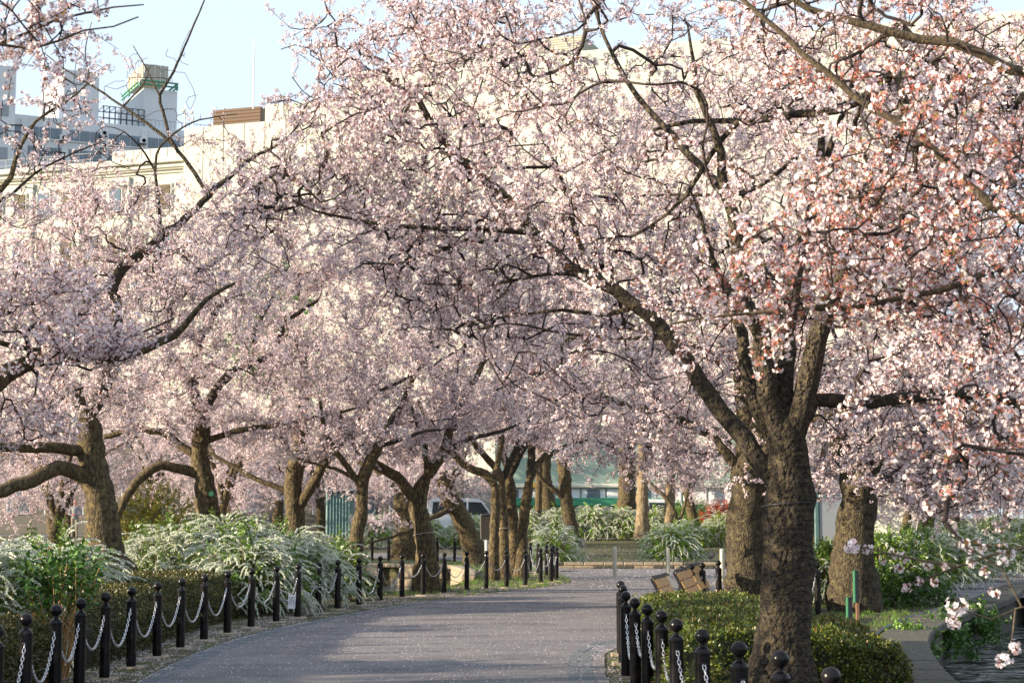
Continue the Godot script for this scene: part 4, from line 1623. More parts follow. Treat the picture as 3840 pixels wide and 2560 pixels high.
	for k in 8:
		block(o, "corrugation", M.teal, ts - sz * 0.04 + sx * (0.05 + k * 0.15), sx, sz, 0.06, 0.06, ts.y + 0.02, ts.y + 2.18)
	block(o, "roof", M.grey_metal, ts - sz * 0.2 - sx * 0.15, sx, sz, 1.5, 2.0, ts.y + 2.2, ts.y + 2.3)


# ---------------------------------------------------------------- the cherry trees one can tell apart
func make_near_trees() -> void:
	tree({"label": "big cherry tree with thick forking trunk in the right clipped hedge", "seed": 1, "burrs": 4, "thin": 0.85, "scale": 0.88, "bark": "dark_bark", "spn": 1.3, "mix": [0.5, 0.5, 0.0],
		"trunk": [[Vector3(2.03, 0.367, -13.2), Vector3(2.04, 0.65, -13.2), Vector3(2.06, 0.973, -13.2), Vector3(2.07, 1.3, -13.2), Vector3(2.09, 1.62, -13.2), Vector3(2.09, 1.95, -13.2), Vector3(2.08, 2.25, -13.2), Vector3(2.06, 2.44, -13.2)], 0.185, 0.162],
		"limbs": [
			[[Vector3(2.05, 2.2, -13.2), Vector3(1.95, 2.46, -13.15), Vector3(1.9, 2.75, -13.1), Vector3(1.87, 3.06, -13.05), Vector3(1.76, 3.19, -13.02), Vector3(1.71, 3.64, -12.94), Vector3(1.58, 4.09, -12.86), Vector3(1.51, 4.47, -12.8), Vector3(1.38, 4.79, -12.74), Vector3(1.31, 5.23, -12.66)], 0.092, 0.008],
			[[Vector3(2.07, 2.2, -13.2), Vector3(2.07, 2.48, -13.23), Vector3(2.1, 2.76, -13.25), Vector3(2.14, 3.15, -13.29), Vector3(2.28, 3.84, -13.36), Vector3(2.39, 4.19, -13.39), Vector3(2.44, 4.62, -13.43), Vector3(2.42, 5.04, -13.47), Vector3(2.47, 5.48, -13.51)], 0.086, 0.008],
			[[Vector3(2.11, 2.15, -13.2), Vector3(2.2, 2.44, -13.12), Vector3(2.25, 2.74, -13.04), Vector3(2.33, 3.02, -12.96), Vector3(2.38, 3.24, -12.9), Vector3(2.53, 3.62, -12.78), Vector3(2.71, 4.02, -12.66), Vector3(2.85, 4.42, -12.54), Vector3(2.88, 4.81, -12.43)], 0.092, 0.040],
			[[Vector3(2.03, 2.12, -13.25), Vector3(1.89, 2.44, -13.33), Vector3(1.79, 2.77, -13.41), Vector3(1.77, 3.11, -13.48), Vector3(1.59, 3.6, -13.59), Vector3(1.47, 4.11, -13.7)], 0.076, 0.009],
			[[Vector3(0.791, 3.55, -14.6), Vector3(0.541, 3.65, -14.7), Vector3(0.299, 3.67, -14.8), Vector3(-0.113, 3.61, -14.95), Vector3(-0.368, 3.61, -15.05), Vector3(-0.782, 3.64, -15.2)], 0.022, 0.006],
			[[Vector3(1.02, 3.33, -14.3), Vector3(0.799, 3.28, -14.42), Vector3(0.38, 3.34, -14.64), Vector3(-0.015, 3.31, -14.84), Vector3(-0.324, 3.26, -15)], 0.023, 0.006],
			[[Vector3(1.25, 3.04, -14), Vector3(0.784, 3.06, -14.18), Vector3(0.432, 3.11, -14.31), Vector3(0.217, 3.16, -14.39), Vector3(-0.036, 3.21, -14.48), Vector3(-0.352, 3.16, -14.6)], 0.019, 0.005],
			[[Vector3(-0.215, 4.13, -15.2), Vector3(-0.442, 4.04, -15.33), Vector3(-0.824, 3.94, -15.54), Vector3(-1.04, 3.88, -15.65), Vector3(-1.34, 3.93, -15.8)], 0.017, 0.006],
			[[Vector3(2.88, 4.6, -12.51), Vector3(2.85, 4.87, -12.61), Vector3(2.65, 4.72, -12.74), Vector3(2.41, 4.64, -12.86), Vector3(2.1, 4.64, -13), Vector3(1.81, 4.62, -13.12), Vector3(1.44, 4.66, -13.28), Vector3(1.11, 4.62, -13.43)], 0.047, 0.013],
			[[Vector3(1.7, 4.54, -12.74), Vector3(1.65, 4.5, -12.78), Vector3(1.51, 4.35, -12.89), Vector3(1.42, 4.17, -13), Vector3(1.22, 3.93, -13.17), Vector3(0.928, 3.76, -13.35)], 0.024, 0.010],
			[[Vector3(2.02, 1.82, -13.2), Vector3(1.93, 1.96, -13.29), Vector3(1.68, 2.36, -13.54), Vector3(1.52, 2.59, -13.68), Vector3(1.26, 3.04, -13.93), Vector3(1.03, 3.29, -14.09), Vector3(0.773, 3.51, -14.25), Vector3(0.562, 3.62, -14.36), Vector3(0.199, 3.98, -14.59), Vector3(-0.06, 4.35, -14.79), Vector3(-0.403, 4.69, -14.99), Vector3(-0.679, 5, -15.16), Vector3(-0.885, 5.44, -15.35)], 0.076, 0.027],
			[[Vector3(0.199, 3.99, -14.58), Vector3(-0.208, 4.04, -14.67), Vector3(-0.657, 4.06, -14.76), Vector3(-1.15, 4.12, -14.86), Vector3(-1.65, 4.23, -14.96), Vector3(-2, 4.39, -15.04)], 0.026, 0.009],
			[[Vector3(2.35, 4.49, -13.51), Vector3(2.17, 4.37, -13.56), Vector3(2.04, 4.25, -13.59), Vector3(1.83, 4.17, -13.64), Vector3(1.47, 4.16, -13.72), Vector3(1.02, 4.17, -13.81)], 0.020, 0.009],
			[[Vector3(2.23, 2.35, -13.2), Vector3(2.29, 2.48, -13.25), Vector3(2.74, 2.47, -13.38), Vector3(3.15, 2.53, -13.51), Vector3(3.7, 2.54, -13.67), Vector3(4.16, 2.45, -13.81)], 0.059, 0.035],
			[[Vector3(0.773, 3.51, -14.27), Vector3(0.561, 3.87, -14.41), Vector3(0.458, 4.34, -14.56), Vector3(0.24, 4.91, -14.76), Vector3(0.015, 5.58, -14.97)], 0.029, 0.009],
			[[Vector3(1.62, 4.06, -13.05), Vector3(1.3, 4.48, -13.28), Vector3(0.946, 4.99, -13.54), Vector3(0.719, 5.55, -13.78), Vector3(0.588, 6.05, -13.97)], 0.033, 0.010],
			[[Vector3(2.32, 4.18, -12.97), Vector3(2.53, 4.69, -13), Vector3(2.71, 5.27, -13.03), Vector3(2.76, 5.69, -13.05)], 0.029, 0.010]],
		"crowns": [[Vector3(-1.57, 4.36, -15.3), Vector3(1.15, 0.7, 1.2), 190], [Vector3(-0.65, 3.88, -15.5), Vector3(1.2, 0.7, 1.2), 170], [Vector3(-1.48, 5.28, -15), Vector3(0.75, 0.75, 1.0), 120], [Vector3(-1.07, 4.89, -15.2), Vector3(1.0, 0.8, 1.0), 120], [Vector3(0.448, 4.79, -14.2), Vector3(2.07, 1.23, 1.92), 476], [Vector3(2.4, 4.43, -13.05), Vector3(1.69, 1.30, 1.84), 391], [Vector3(1.19, 3.31, -14.58), Vector3(1.69, 1.00, 1.77), 340], [Vector3(3.19, 2.7, -13.05), Vector3(1.00, 0.92, 1.53), 187], [Vector3(-1.05, 4.57, -14.97), Vector3(1.15, 0.77, 1.23), 170], [Vector3(-0.656, 5.71, -14.58), Vector3(1.11, 0.65, 1.53), 178], [Vector3(0.015, 3.71, -15.35), Vector3(1.53, 0.61, 1.38), 153]]})
	tree({"label": "broad cherry tree with smooth trunk standing behind the big forked one", "seed": 2, "bark": "shaded_bark", "spn": 1.5, "mix": [0.5, 0.5, 0.0],
		"trunk": [[Vector3(4.02, -0.01, -30), Vector3(4.01, 0.542, -30), Vector3(4.01, 1.13, -30), Vector3(4.03, 1.73, -30), Vector3(4.08, 2.25, -30), Vector3(4.13, 2.77, -30)], 0.315, 0.278],
		"limbs": [[[Vector3(4.05, 2.17, -30), Vector3(4.07, 3.54, -30.31), Vector3(3.94, 4.4, -30.51), Vector3(3.59, 5.35, -30.73), Vector3(3.17, 6.49, -31)], 0.225, 0.054], [[Vector3(4.08, 2.25, -30), Vector3(4.36, 3.71, -29.54), Vector3(4.67, 4.43, -29.29), Vector3(5, 5.29, -29)], 0.217, 0.051], [[Vector3(4.05, 2.17, -30), Vector3(3.53, 2.94, -30.43), Vector3(2.95, 3.34, -30.75), Vector3(2.14, 3.59, -31.14), Vector3(1.37, 3.85, -31.5)], 0.105, 0.035], [[Vector3(3.94, 3.97, -30), Vector3(3.23, 4.54, -30.35), Vector3(2.35, 4.88, -30.71), Vector3(1.59, 5.07, -31)], 0.083, 0.027], [[Vector3(1.96, 4.65, -29.6), Vector3(0.942, 4.64, -29.75), Vector3(0.868, 4.3, -29.8), Vector3(0.748, 4.12, -29.83), Vector3(0.12, 3.96, -29.93), Vector3(-0.331, 3.74, -30)], 0.037, 0.011], [[Vector3(4.13, 2.4, -30), Vector3(4.51, 2.97, -29.38), Vector3(5.19, 3.29, -28.63), Vector3(5.78, 3.39, -28)], 0.113, 0.035]],
		"crowns": [[Vector3(2.36, 4.13, -31), Vector3(2.8, 1.7, 2.8), 420], [Vector3(2.9, 5.72, -30), Vector3(2.6, 1.4, 3.0), 280], [Vector3(5.05, 3, -30), Vector3(1.8, 1.1, 2.5), 220], [Vector3(2.43, 2.77, -32), Vector3(1.7, 0.6, 2.0), 150], [Vector3(1.21, 8.08, -31), Vector3(2.8, 1.6, 2.6), 280], [Vector3(3.61, 7.71, -30), Vector3(2.4, 1.4, 2.6), 220]]})
	tree({"label": "stout shaded cherry tree on the canal bank at right, before green bushes", "seed": 3, "bark": "shaded_bark", "spn": 1.5, "mix": [0.5, 0.5, 0.0],
		"trunk": [[Vector3(5.86, 0.012, -30), Vector3(5.83, 0.542, -30), Vector3(5.86, 1.13, -30), Vector3(5.91, 1.65, -30), Vector3(5.97, 2.25, -30)], 0.345, 0.300],
		"limbs": [[[Vector3(5.91, 1.5, -30), Vector3(6.05, 2.25, -30), Vector3(6.36, 2.92, -30), Vector3(6.94, 3.52, -30), Vector3(7.7, 4.05, -30), Vector3(8.47, 4.65, -30)], 0.270, 0.068], [[Vector3(5.91, 1.58, -30), Vector3(5.88, 2.33, -30.25), Vector3(5.71, 3.02, -30.49), Vector3(5.58, 3.8, -30.75), Vector3(5.48, 4.6, -31)], 0.240, 0.070], [[Vector3(5.93, 2.02, -30), Vector3(6.84, 2.4, -30.32), Vector3(8, 2.57, -30.7), Vector3(8.92, 2.42, -31)], 0.113, 0.039]],
		"crowns": [[Vector3(7.32, 3.12, -31), Vector3(2.2, 1.4, 2.5), 330], [Vector3(8.16, 2.05, -32), Vector3(1.5, 0.45, 2.0), 150], [Vector3(6.01, 3.97, -31), Vector3(1.6, 1.2, 2.2), 180], [Vector3(6.85, 6.49, -31), Vector3(2.6, 1.7, 2.6), 300], [Vector3(5.91, 9.45, -32), Vector3(3.0, 1.4, 2.6), 280], [Vector3(8.71, 8.88, -31), Vector3(1.6, 1.6, 2.2), 180]]})
	tree({"label": "cherry tree beyond the canal sending dark limbs in from the right", "seed": 4, "spn": 1.05, "mix": [0.5, 0.5, 0.0],
		"trunk": [[Vector3(9.7, 0, -15.4), Vector3(9.6, 1.6, -15.4), Vector3(9.2, 3.0, -15.3)], 0.34, 0.26],
		"limbs": [[[Vector3(9.17, 3.16, -15.3), Vector3(6.55, 4.5, -14.99), Vector3(5.07, 5.04, -14.82), Vector3(4.42, 5.18, -14.75), Vector3(4.03, 5.2, -14.7), Vector3(3.72, 5.38, -14.67), Vector3(3.5, 5.55, -14.64), Vector3(3.3, 5.79, -14.6)], 0.115, 0.073], [[Vector3(9.14, 2.69, -15.3), Vector3(7.12, 3.02, -15.54), Vector3(5.17, 3.26, -15.76), Vector3(4.68, 3.35, -15.81), Vector3(4.26, 3.3, -15.86), Vector3(4.02, 3.39, -15.89), Vector3(3.73, 3.47, -15.92), Vector3(3.44, 3.71, -15.96), Vector3(3.17, 3.96, -16)], 0.103, 0.060], [[Vector3(4.11, 5.26, -15), Vector3(3.81, 5.19, -14.87), Vector3(3.58, 5.01, -14.76), Vector3(3.28, 4.76, -14.6)], 0.034, 0.011], [[Vector3(8.2, 2.86, -15.4), Vector3(6.32, 2.4, -15.57), Vector3(4.99, 2.29, -15.69), Vector3(4.22, 2.17, -15.75), Vector3(3.72, 1.94, -15.8)], 0.050, 0.016]],
		"crowns": [[Vector3(3.83, 2.7, -15.4), Vector3(1.1, 0.8, 1.4), 230], [Vector3(4, 1.98, -15.8), Vector3(0.85, 0.4, 1.2), 130], [Vector3(3.95, 4.24, -14.8), Vector3(0.9, 0.9, 1.3), 190], [Vector3(4.06, 5.5, -14.8), Vector3(0.9, 0.7, 1.2), 130], [Vector3(7.6, 5.2, -15.5), Vector3(1.8, 1.6, 2.0), 180]]})
	var near := tree({"label": "near cherry tree whose reddish fading branches hang in at top right", "seed": 5, "spn": 1.1, "mix": [0.0, 0.34, 0.66], "bark": "smooth_bark", "scale": 0.95,
		"trunk": [[Vector3(9.3, 0, -9.2), Vector3(9.2, 1.8, -9.2), Vector3(8.9, 3.2, -9.1)], 0.32, 0.25],
		"limbs": [[[Vector3(8.55, 2.85, -9.1), Vector3(6.35, 3.1, -9.22), Vector3(4.33, 3.58, -9.34), Vector3(2.83, 4.04, -9.42), Vector3(2.48, 4.19, -9.44), Vector3(2.17, 4.27, -9.46), Vector3(1.78, 4.38, -9.48), Vector3(1.57, 4.47, -9.49), Vector3(1.42, 4.63, -9.5)], 0.102, 0.015],
			[[Vector3(8.52, 2.57, -9.1), Vector3(6.29, 2.58, -9.19), Vector3(4.26, 2.87, -9.27), Vector3(2.77, 3.21, -9.32), Vector3(2.46, 3.44, -9.34), Vector3(2.25, 3.64, -9.35), Vector3(1.9, 3.89, -9.36), Vector3(1.71, 4.06, -9.37), Vector3(1.56, 4.19, -9.38), Vector3(1.28, 4.44, -9.39), Vector3(1.17, 4.59, -9.4)], 0.080, 0.011],
			[[Vector3(8.5, 2.34, -9.1), Vector3(6.24, 2.35, -9.13), Vector3(4.2, 2.62, -9.16), Vector3(2.72, 2.92, -9.18), Vector3(2.43, 2.84, -9.18), Vector3(2.13, 2.77, -9.18), Vector3(1.93, 2.72, -9.19), Vector3(1.61, 2.71, -9.19), Vector3(1.08, 2.66, -9.2), Vector3(0.842, 2.62, -9.2)], 0.064, 0.006],
			[[Vector3(7.7, 2.02, -9), Vector3(4.86, 1.49, -8.8), Vector3(3.28, 1.25, -8.68), Vector3(2.51, 1.16, -8.62), Vector3(2.44, 1.16, -8.62), Vector3(2.37, 1.11, -8.61), Vector3(2.3, 1.1, -8.61), Vector3(2.2, 1.15, -8.6)], 0.034, 0.003],
			[[Vector3(2.14, 2.78, -9.2), Vector3(1.88, 2.86, -9.17), Vector3(1.67, 3.04, -9.13), Vector3(1.44, 3.13, -9.1)], 0.010, 0.003],
			[[Vector3(2.43, 2.85, -9.2), Vector3(2.33, 3.05, -9.2), Vector3(2.2, 3.19, -9.2), Vector3(1.97, 3.26, -9.2)], 0.011, 0.003],
			[[Vector3(2.55, 1.14, -8.9), Vector3(2.51, 1.07, -8.85), Vector3(2.5, 0.989, -8.79), Vector3(2.49, 0.924, -8.74), Vector3(2.44, 0.893, -8.7)], 0.006, 0.002],
			[[Vector3(2.58, 1.15, -8.9), Vector3(2.52, 1.26, -8.9), Vector3(2.48, 1.35, -8.9), Vector3(2.4, 1.4, -8.9), Vector3(2.31, 1.45, -8.9)], 0.006, 0.002],
			[[Vector3(3.85, 1.37, -9), Vector3(3.06, 1.48, -9.29), Vector3(2.63, 1.41, -9.44), Vector3(2.42, 1.33, -9.51), Vector3(2.24, 1.26, -9.57), Vector3(2.16, 1.23, -9.6)], 0.018, 0.004],
			[[Vector3(2.36, 1.34, -9.3), Vector3(2.24, 1.36, -9.37), Vector3(2.08, 1.39, -9.47), Vector3(1.87, 1.45, -9.6)], 0.009, 0.002]],
		"crowns": [[Vector3(2.32, 3.35, -9.4), Vector3(0.72, 0.5, 0.8), 110], [Vector3(2.22, 4, -9.4), Vector3(0.75, 0.4, 0.7), 34], [Vector3(1.7, 2.88, -9.3), Vector3(0.85, 0.3, 0.5), 130], [Vector3(2.44, 2.79, -9), Vector3(0.35, 0.4, 0.5), 60], [Vector3(2.02, 4.38, -9.6), Vector3(0.8, 0.3, 0.6), 80], [Vector3(2.52, 2.01, -9.3), Vector3(0.3, 0.3, 0.5), 26], [Vector3(7.5, 4.9, -9.4), Vector3(1.5, 1.3, 1.6), 120]]})
	# single bunches hanging over the water
	rng.seed = 55
	var hang := PackedVector3Array()
	for l in [[[Vector3(3.4, 1.24, -9), Vector3(2.54, 1.16, -8.72), Vector3(2.46, 1.15, -8.7), Vector3(2.39, 1.11, -8.67), Vector3(2.31, 1.1, -8.64), Vector3(2.2, 1.15, -8.6)], 0.034, 0.003], [[Vector3(2.55, 1.14, -8.9), Vector3(2.51, 1.07, -8.85), Vector3(2.5, 0.989, -8.79), Vector3(2.49, 0.924, -8.74), Vector3(2.44, 0.893, -8.7)], 0.006, 0.002], [[Vector3(2.58, 1.15, -8.9), Vector3(2.52, 1.26, -8.9), Vector3(2.48, 1.35, -8.9), Vector3(2.4, 1.4, -8.9), Vector3(2.31, 1.45, -8.9)], 0.006, 0.002], [[Vector3(3.85, 1.37, -9), Vector3(3.06, 1.48, -9.29), Vector3(2.63, 1.41, -9.44), Vector3(2.42, 1.33, -9.51), Vector3(2.24, 1.26, -9.57), Vector3(2.16, 1.23, -9.6)], 0.018, 0.004], [[Vector3(2.36, 1.34, -9.3), Vector3(2.24, 1.36, -9.37), Vector3(2.08, 1.39, -9.47), Vector3(1.87, 1.45, -9.6)], 0.009, 0.002]]:
		hang.append_array(smooth_line(l[0], 0.05))
	for c in [[2199, 1397, 8.6, 0.06], [2190, 1432, 8.6, 0.038], [2304, 1516, 8.7, 0.048], [2328, 1486, 8.7, 0.04], [2282, 1359, 8.9, 0.034], [2262, 1315, 8.9, 0.032], [2233, 1293, 8.9, 0.034], [2216, 1250, 8.9, 0.034], [2303, 1288, 8.9, 0.034], [2148, 1337, 9.3, 0.03], [2111, 1335, 9.5, 0.028], [2082, 1349, 9.6, 0.032], [2067, 1305, 9.5, 0.034], [2132, 1296, 9.4, 0.034], [2078, 1283, 9.5, 0.034], [2051, 1269, 9.6, 0.034], [2031, 1288, 9.6, 0.026], [1954, 1252, 9.6, 0.05], [1990, 1262, 9.6, 0.036], [2170, 1298, 9.2, 0.03]]:
		var p := spot(c[0], c[1], c[2])
		var m := mb(near.position)
		for k in 2:
			umbel(m, p + rvec() * c[3] * 0.25, rvec(), 0 if c[3] > 0.036 else 1, c[3] * 0.85)
		var best := p + Vector3(0, 0.2, 0)
		for q in hang:
			if q.distance_to(p) < best.distance_to(p):
				best = q
		part(m, "blossom_cluster", M.petal, near)
		var tg := mb(near.position)
		var bow := best.lerp(p, 0.5) + Vector3(0, 0.03, 0) + rvec() * 0.02
		for k in 5:
			tg.seg(bez(best, bow, p, k / 5.0), bez(best, bow, p, (k + 1) / 5.0), 0.0034 - 0.0003 * k, 0.0031 - 0.0003 * k, 4)
		part(tg, "twig", M.twig, near)
	# the left-hand trees
	tree({"label": "leftmost big cherry trunk, sunlit with two limbs reaching left over bushes", "seed": 6, "spn": 1.35,
		"trunk": [[Vector3(-6.61, 0.577, -29), Vector3(-6.74, 1.11, -29), Vector3(-6.85, 1.97, -29), Vector3(-6.97, 2.46, -29), Vector3(-7.05, 3.06, -29), Vector3(-7.11, 3.38, -29)], 0.268, 0.196],
		"limbs": [[[Vector3(-7.02, 2.12, -29), Vector3(-7.12, 2.29, -28.86), Vector3(-7.44, 2.4, -28.61), Vector3(-7.82, 2.17, -28.28), Vector3(-8.19, 2.03, -27.97), Vector3(-8.59, 1.58, -27.5)], 0.138, 0.096], [[Vector3(-7.03, 2.62, -29), Vector3(-7.12, 2.69, -28.94), Vector3(-7.7, 2.75, -28.64), Vector3(-8.31, 2.72, -28.31), Vector3(-8.86, 2.83, -28)], 0.102, 0.077], [[Vector3(-7.08, 3.27, -29), Vector3(-7.5, 3.85, -29.15), Vector3(-7.82, 4.17, -29.24), Vector3(-8.06, 4.74, -29.37), Vector3(-8.22, 5.35, -29.5)], 0.109, 0.044], [[Vector3(-7.06, 3.31, -29), Vector3(-6.87, 3.71, -29.06), Vector3(-6.72, 4.16, -29.12), Vector3(-6.67, 4.72, -29.19), Vector3(-6.7, 5.17, -29.25), Vector3(-6.8, 5.56, -29.3)], 0.131, 0.088], [[Vector3(-6.78, 5.51, -29.3), Vector3(-6.61, 5.82, -29.35), Vector3(-6.26, 6.13, -29.42), Vector3(-6.03, 6.34, -29.47), Vector3(-5.67, 6.66, -29.53), Vector3(-5.27, 7.05, -29.61), Vector3(-4.87, 7.5, -29.7), Vector3(-4.54, 7.78, -29.76), Vector3(-4.07, 8.07, -29.84), Vector3(-3.7, 8.31, -29.9)], 0.099, 0.015], [[Vector3(-5.22, 7.1, -29.5), Vector3(-5.48, 7.5, -29.56), Vector3(-5.86, 8.01, -29.63), Vector3(-6.01, 8.42, -29.68), Vector3(-6.14, 8.88, -29.74), Vector3(-6.01, 9.13, -29.77), Vector3(-5.79, 9.68, -29.84), Vector3(-5.42, 10.7, -29.96), Vector3(-5.34, 11, -30)], 0.041, 0.011], [[Vector3(-5.84, 7.99, -29.7), Vector3(-6.34, 8.41, -29.81), Vector3(-6.82, 8.75, -29.91), Vector3(-7.39, 9.14, -30.02), Vector3(-7.89, 9.46, -30.12), Vector3(-8.26, 9.75, -30.2)], 0.033, 0.009], [[Vector3(-6.01, 6.35, -29.4), Vector3(-6.04, 6.8, -29.43), Vector3(-6.13, 7.52, -29.47), Vector3(-6.11, 7.86, -29.5), Vector3(-5.87, 8.15, -29.52), Vector3(-5.5, 8.39, -29.55), Vector3(-5.15, 8.48, -29.57), Vector3(-4.76, 8.54, -29.6)], 0.033, 0.009], [[Vector3(-6.15, 8.9, -29.8), Vector3(-6.42, 9.42, -29.91), Vector3(-6.59, 9.71, -29.97), Vector3(-6.68, 9.86, -30)], 0.019, 0.007], [[Vector3(-6.16, 7.54, -29.6), Vector3(-6.42, 7.96, -29.52), Vector3(-6.71, 8.21, -29.45), Vector3(-7, 8.28, -29.4)], 0.022, 0.007], [[Vector3(-7.36, 9.11, -29.9), Vector3(-7.55, 9.7, -30.13), Vector3(-7.56, 10.1, -30.3), Vector3(-7.52, 10.4, -30.4)], 0.019, 0.006], [[Vector3(-6.79, 8.72, -29.8), Vector3(-6.46, 9.17, -29.93), Vector3(-6.37, 9.5, -30)], 0.019, 0.006]],
		"crowns": [[Vector3(-7.12, 5.95, -29.5), Vector3(2.2, 1.1, 2.5), 330], [Vector3(-7.52, 6.97, -29.5), Vector3(1.9, 0.4, 1.5), 110], [Vector3(-7.47, 4.48, -29), Vector3(2.2, 1.2, 2.5), 300], [Vector3(-5.55, 5.65, -29.5), Vector3(1.6, 1.2, 2.2), 260], [Vector3(-7.66, 3.31, -29), Vector3(1.6, 0.6, 2.0), 120], [Vector3(-6.67, 8.86, -29.9), Vector3(1.5, 0.9, 1.0), 40, 0.08], [Vector3(-5.71, 9.35, -30), Vector3(0.5, 0.9, 0.8), 14, 0.0], [Vector3(-7.15, 7.52, -29.8), Vector3(1.6, 0.5, 1.4), 50, 0.5], [Vector3(-5.2, 8.06, -29.8), Vector3(0.8, 0.6, 1.2), 40, 0.25]]})
	tree({"label": "off-side cherry tree at left, near limb crossing in front of others", "seed": 7, "spn": 1.7,
		"trunk": [[Vector3(-7.4, 0, -15.2), Vector3(-7.3, 1.2, -15.2), Vector3(-7.0, 2.2, -15.3)], 0.3, 0.24],
		"limbs": [[[Vector3(-7.08, 2.15, -15.2), Vector3(-6.15, 2.48, -15.61), Vector3(-5.05, 2.67, -16.05), Vector3(-4.77, 2.86, -16.17), Vector3(-4.47, 3.07, -16.3), Vector3(-4.03, 3.12, -16.46), Vector3(-3.61, 3.17, -16.61), Vector3(-3.22, 3.4, -16.77), Vector3(-3, 3.7, -16.89), Vector3(-2.73, 3.89, -17)], 0.160, 0.015], [[Vector3(-6.99, 2.39, -15.4), Vector3(-5.92, 3.23, -15.97), Vector3(-5.14, 3.28, -16.29), Vector3(-4.85, 3.23, -16.4), Vector3(-4.55, 3.18, -16.52), Vector3(-4.31, 3.18, -16.61), Vector3(-4.03, 3.23, -16.72), Vector3(-3.71, 3.34, -16.84), Vector3(-3.32, 3.54, -17)], 0.050, 0.009], [[Vector3(-7.02, 2.31, -15.3), Vector3(-6.28, 3.45, -15.84), Vector3(-5.14, 4.48, -16.42), Vector3(-4.85, 4.88, -16.59), Vector3(-4.79, 5.21, -16.7), Vector3(-4.63, 5.51, -16.81), Vector3(-4.38, 5.71, -16.92), Vector3(-4.23, 5.9, -17)], 0.076, 0.006], [[Vector3(-6.18, 3.32, -15.4), Vector3(-5.56, 4.12, -15.98), Vector3(-4.96, 4.56, -16.39), Vector3(-4.79, 4.71, -16.51), Vector3(-4.58, 4.97, -16.68), Vector3(-4.22, 5.22, -16.9), Vector3(-4.04, 5.31, -17)], 0.038, 0.005], [[Vector3(-7.05, 2.31, -15.2), Vector3(-6.67, 3.38, -14.59), Vector3(-6.16, 4.31, -14)], 0.084, 0.021]],
		"crowns": [[Vector3(-4.59, 5.33, -16.6), Vector3(0.5, 0.45, 0.6), 26, 0.45], [Vector3(-4.8, 4.69, -16.4), Vector3(0.4, 0.4, 0.6), 26, 0.6], [Vector3(-4.61, 3.6, -16.4), Vector3(0.7, 0.45, 0.8), 80], [Vector3(-3.86, 3.06, -15.6), Vector3(0.5, 0.2, 0.45), 70], [Vector3(-4.59, 2.5, -16), Vector3(0.5, 0.3, 0.5), 50], [Vector3(-4.45, 5.72, -17), Vector3(0.25, 0.3, 0.4), 14, 0.5], [Vector3(-7.8, 4.6, -13.6), Vector3(2.3, 2.3, 3.0), 420]]})
	tree({"label": "cherry tree by the path whose blossoming twigs dip in at top left", "seed": 8, "spn": 1.5, "mix": [0.35, 0.65, 0.0], "bark": "smooth_bark",
		"trunk": [[Vector3(-6.9, 0, -8.2), Vector3(-6.8, 1.4, -8.2), Vector3(-6.5, 2.6, -8.4)], 0.28, 0.22],
		"limbs": [[[Vector3(-6.56, 2.74, -8.6), Vector3(-5.16, 3.53, -8.92), Vector3(-3.7, 3.93, -9.2), Vector3(-2.81, 4.18, -9.36), Vector3(-2.66, 4.28, -9.39), Vector3(-2.49, 4.35, -9.43), Vector3(-2.25, 4.42, -9.47), Vector3(-2.06, 4.45, -9.5)], 0.043, 0.004], [[Vector3(-2.77, 4.14, -9.2), Vector3(-2.64, 4.13, -9.25), Vector3(-2.49, 4.19, -9.32), Vector3(-2.39, 4.26, -9.37), Vector3(-2.15, 4.33, -9.47), Vector3(-2.09, 4.38, -9.5)], 0.009, 0.002], [[Vector3(-6.41, 2.71, -8.4), Vector3(-6.44, 3.53, -7.71), Vector3(-6.29, 4.28, -7)], 0.052, 0.012]],
		"crowns": [[Vector3(-2.68, 4.34, -9.3), Vector3(0.34, 0.17, 0.4), 32], [Vector3(-2.28, 4.41, -9.5), Vector3(0.14, 0.05, 0.15), 9], [Vector3(-2.73, 4.17, -9.3), Vector3(0.12, 0.05, 0.15), 8], [Vector3(-7.4, 3.6, -8.8), Vector3(2.3, 1.6, 3.0), 420]]})
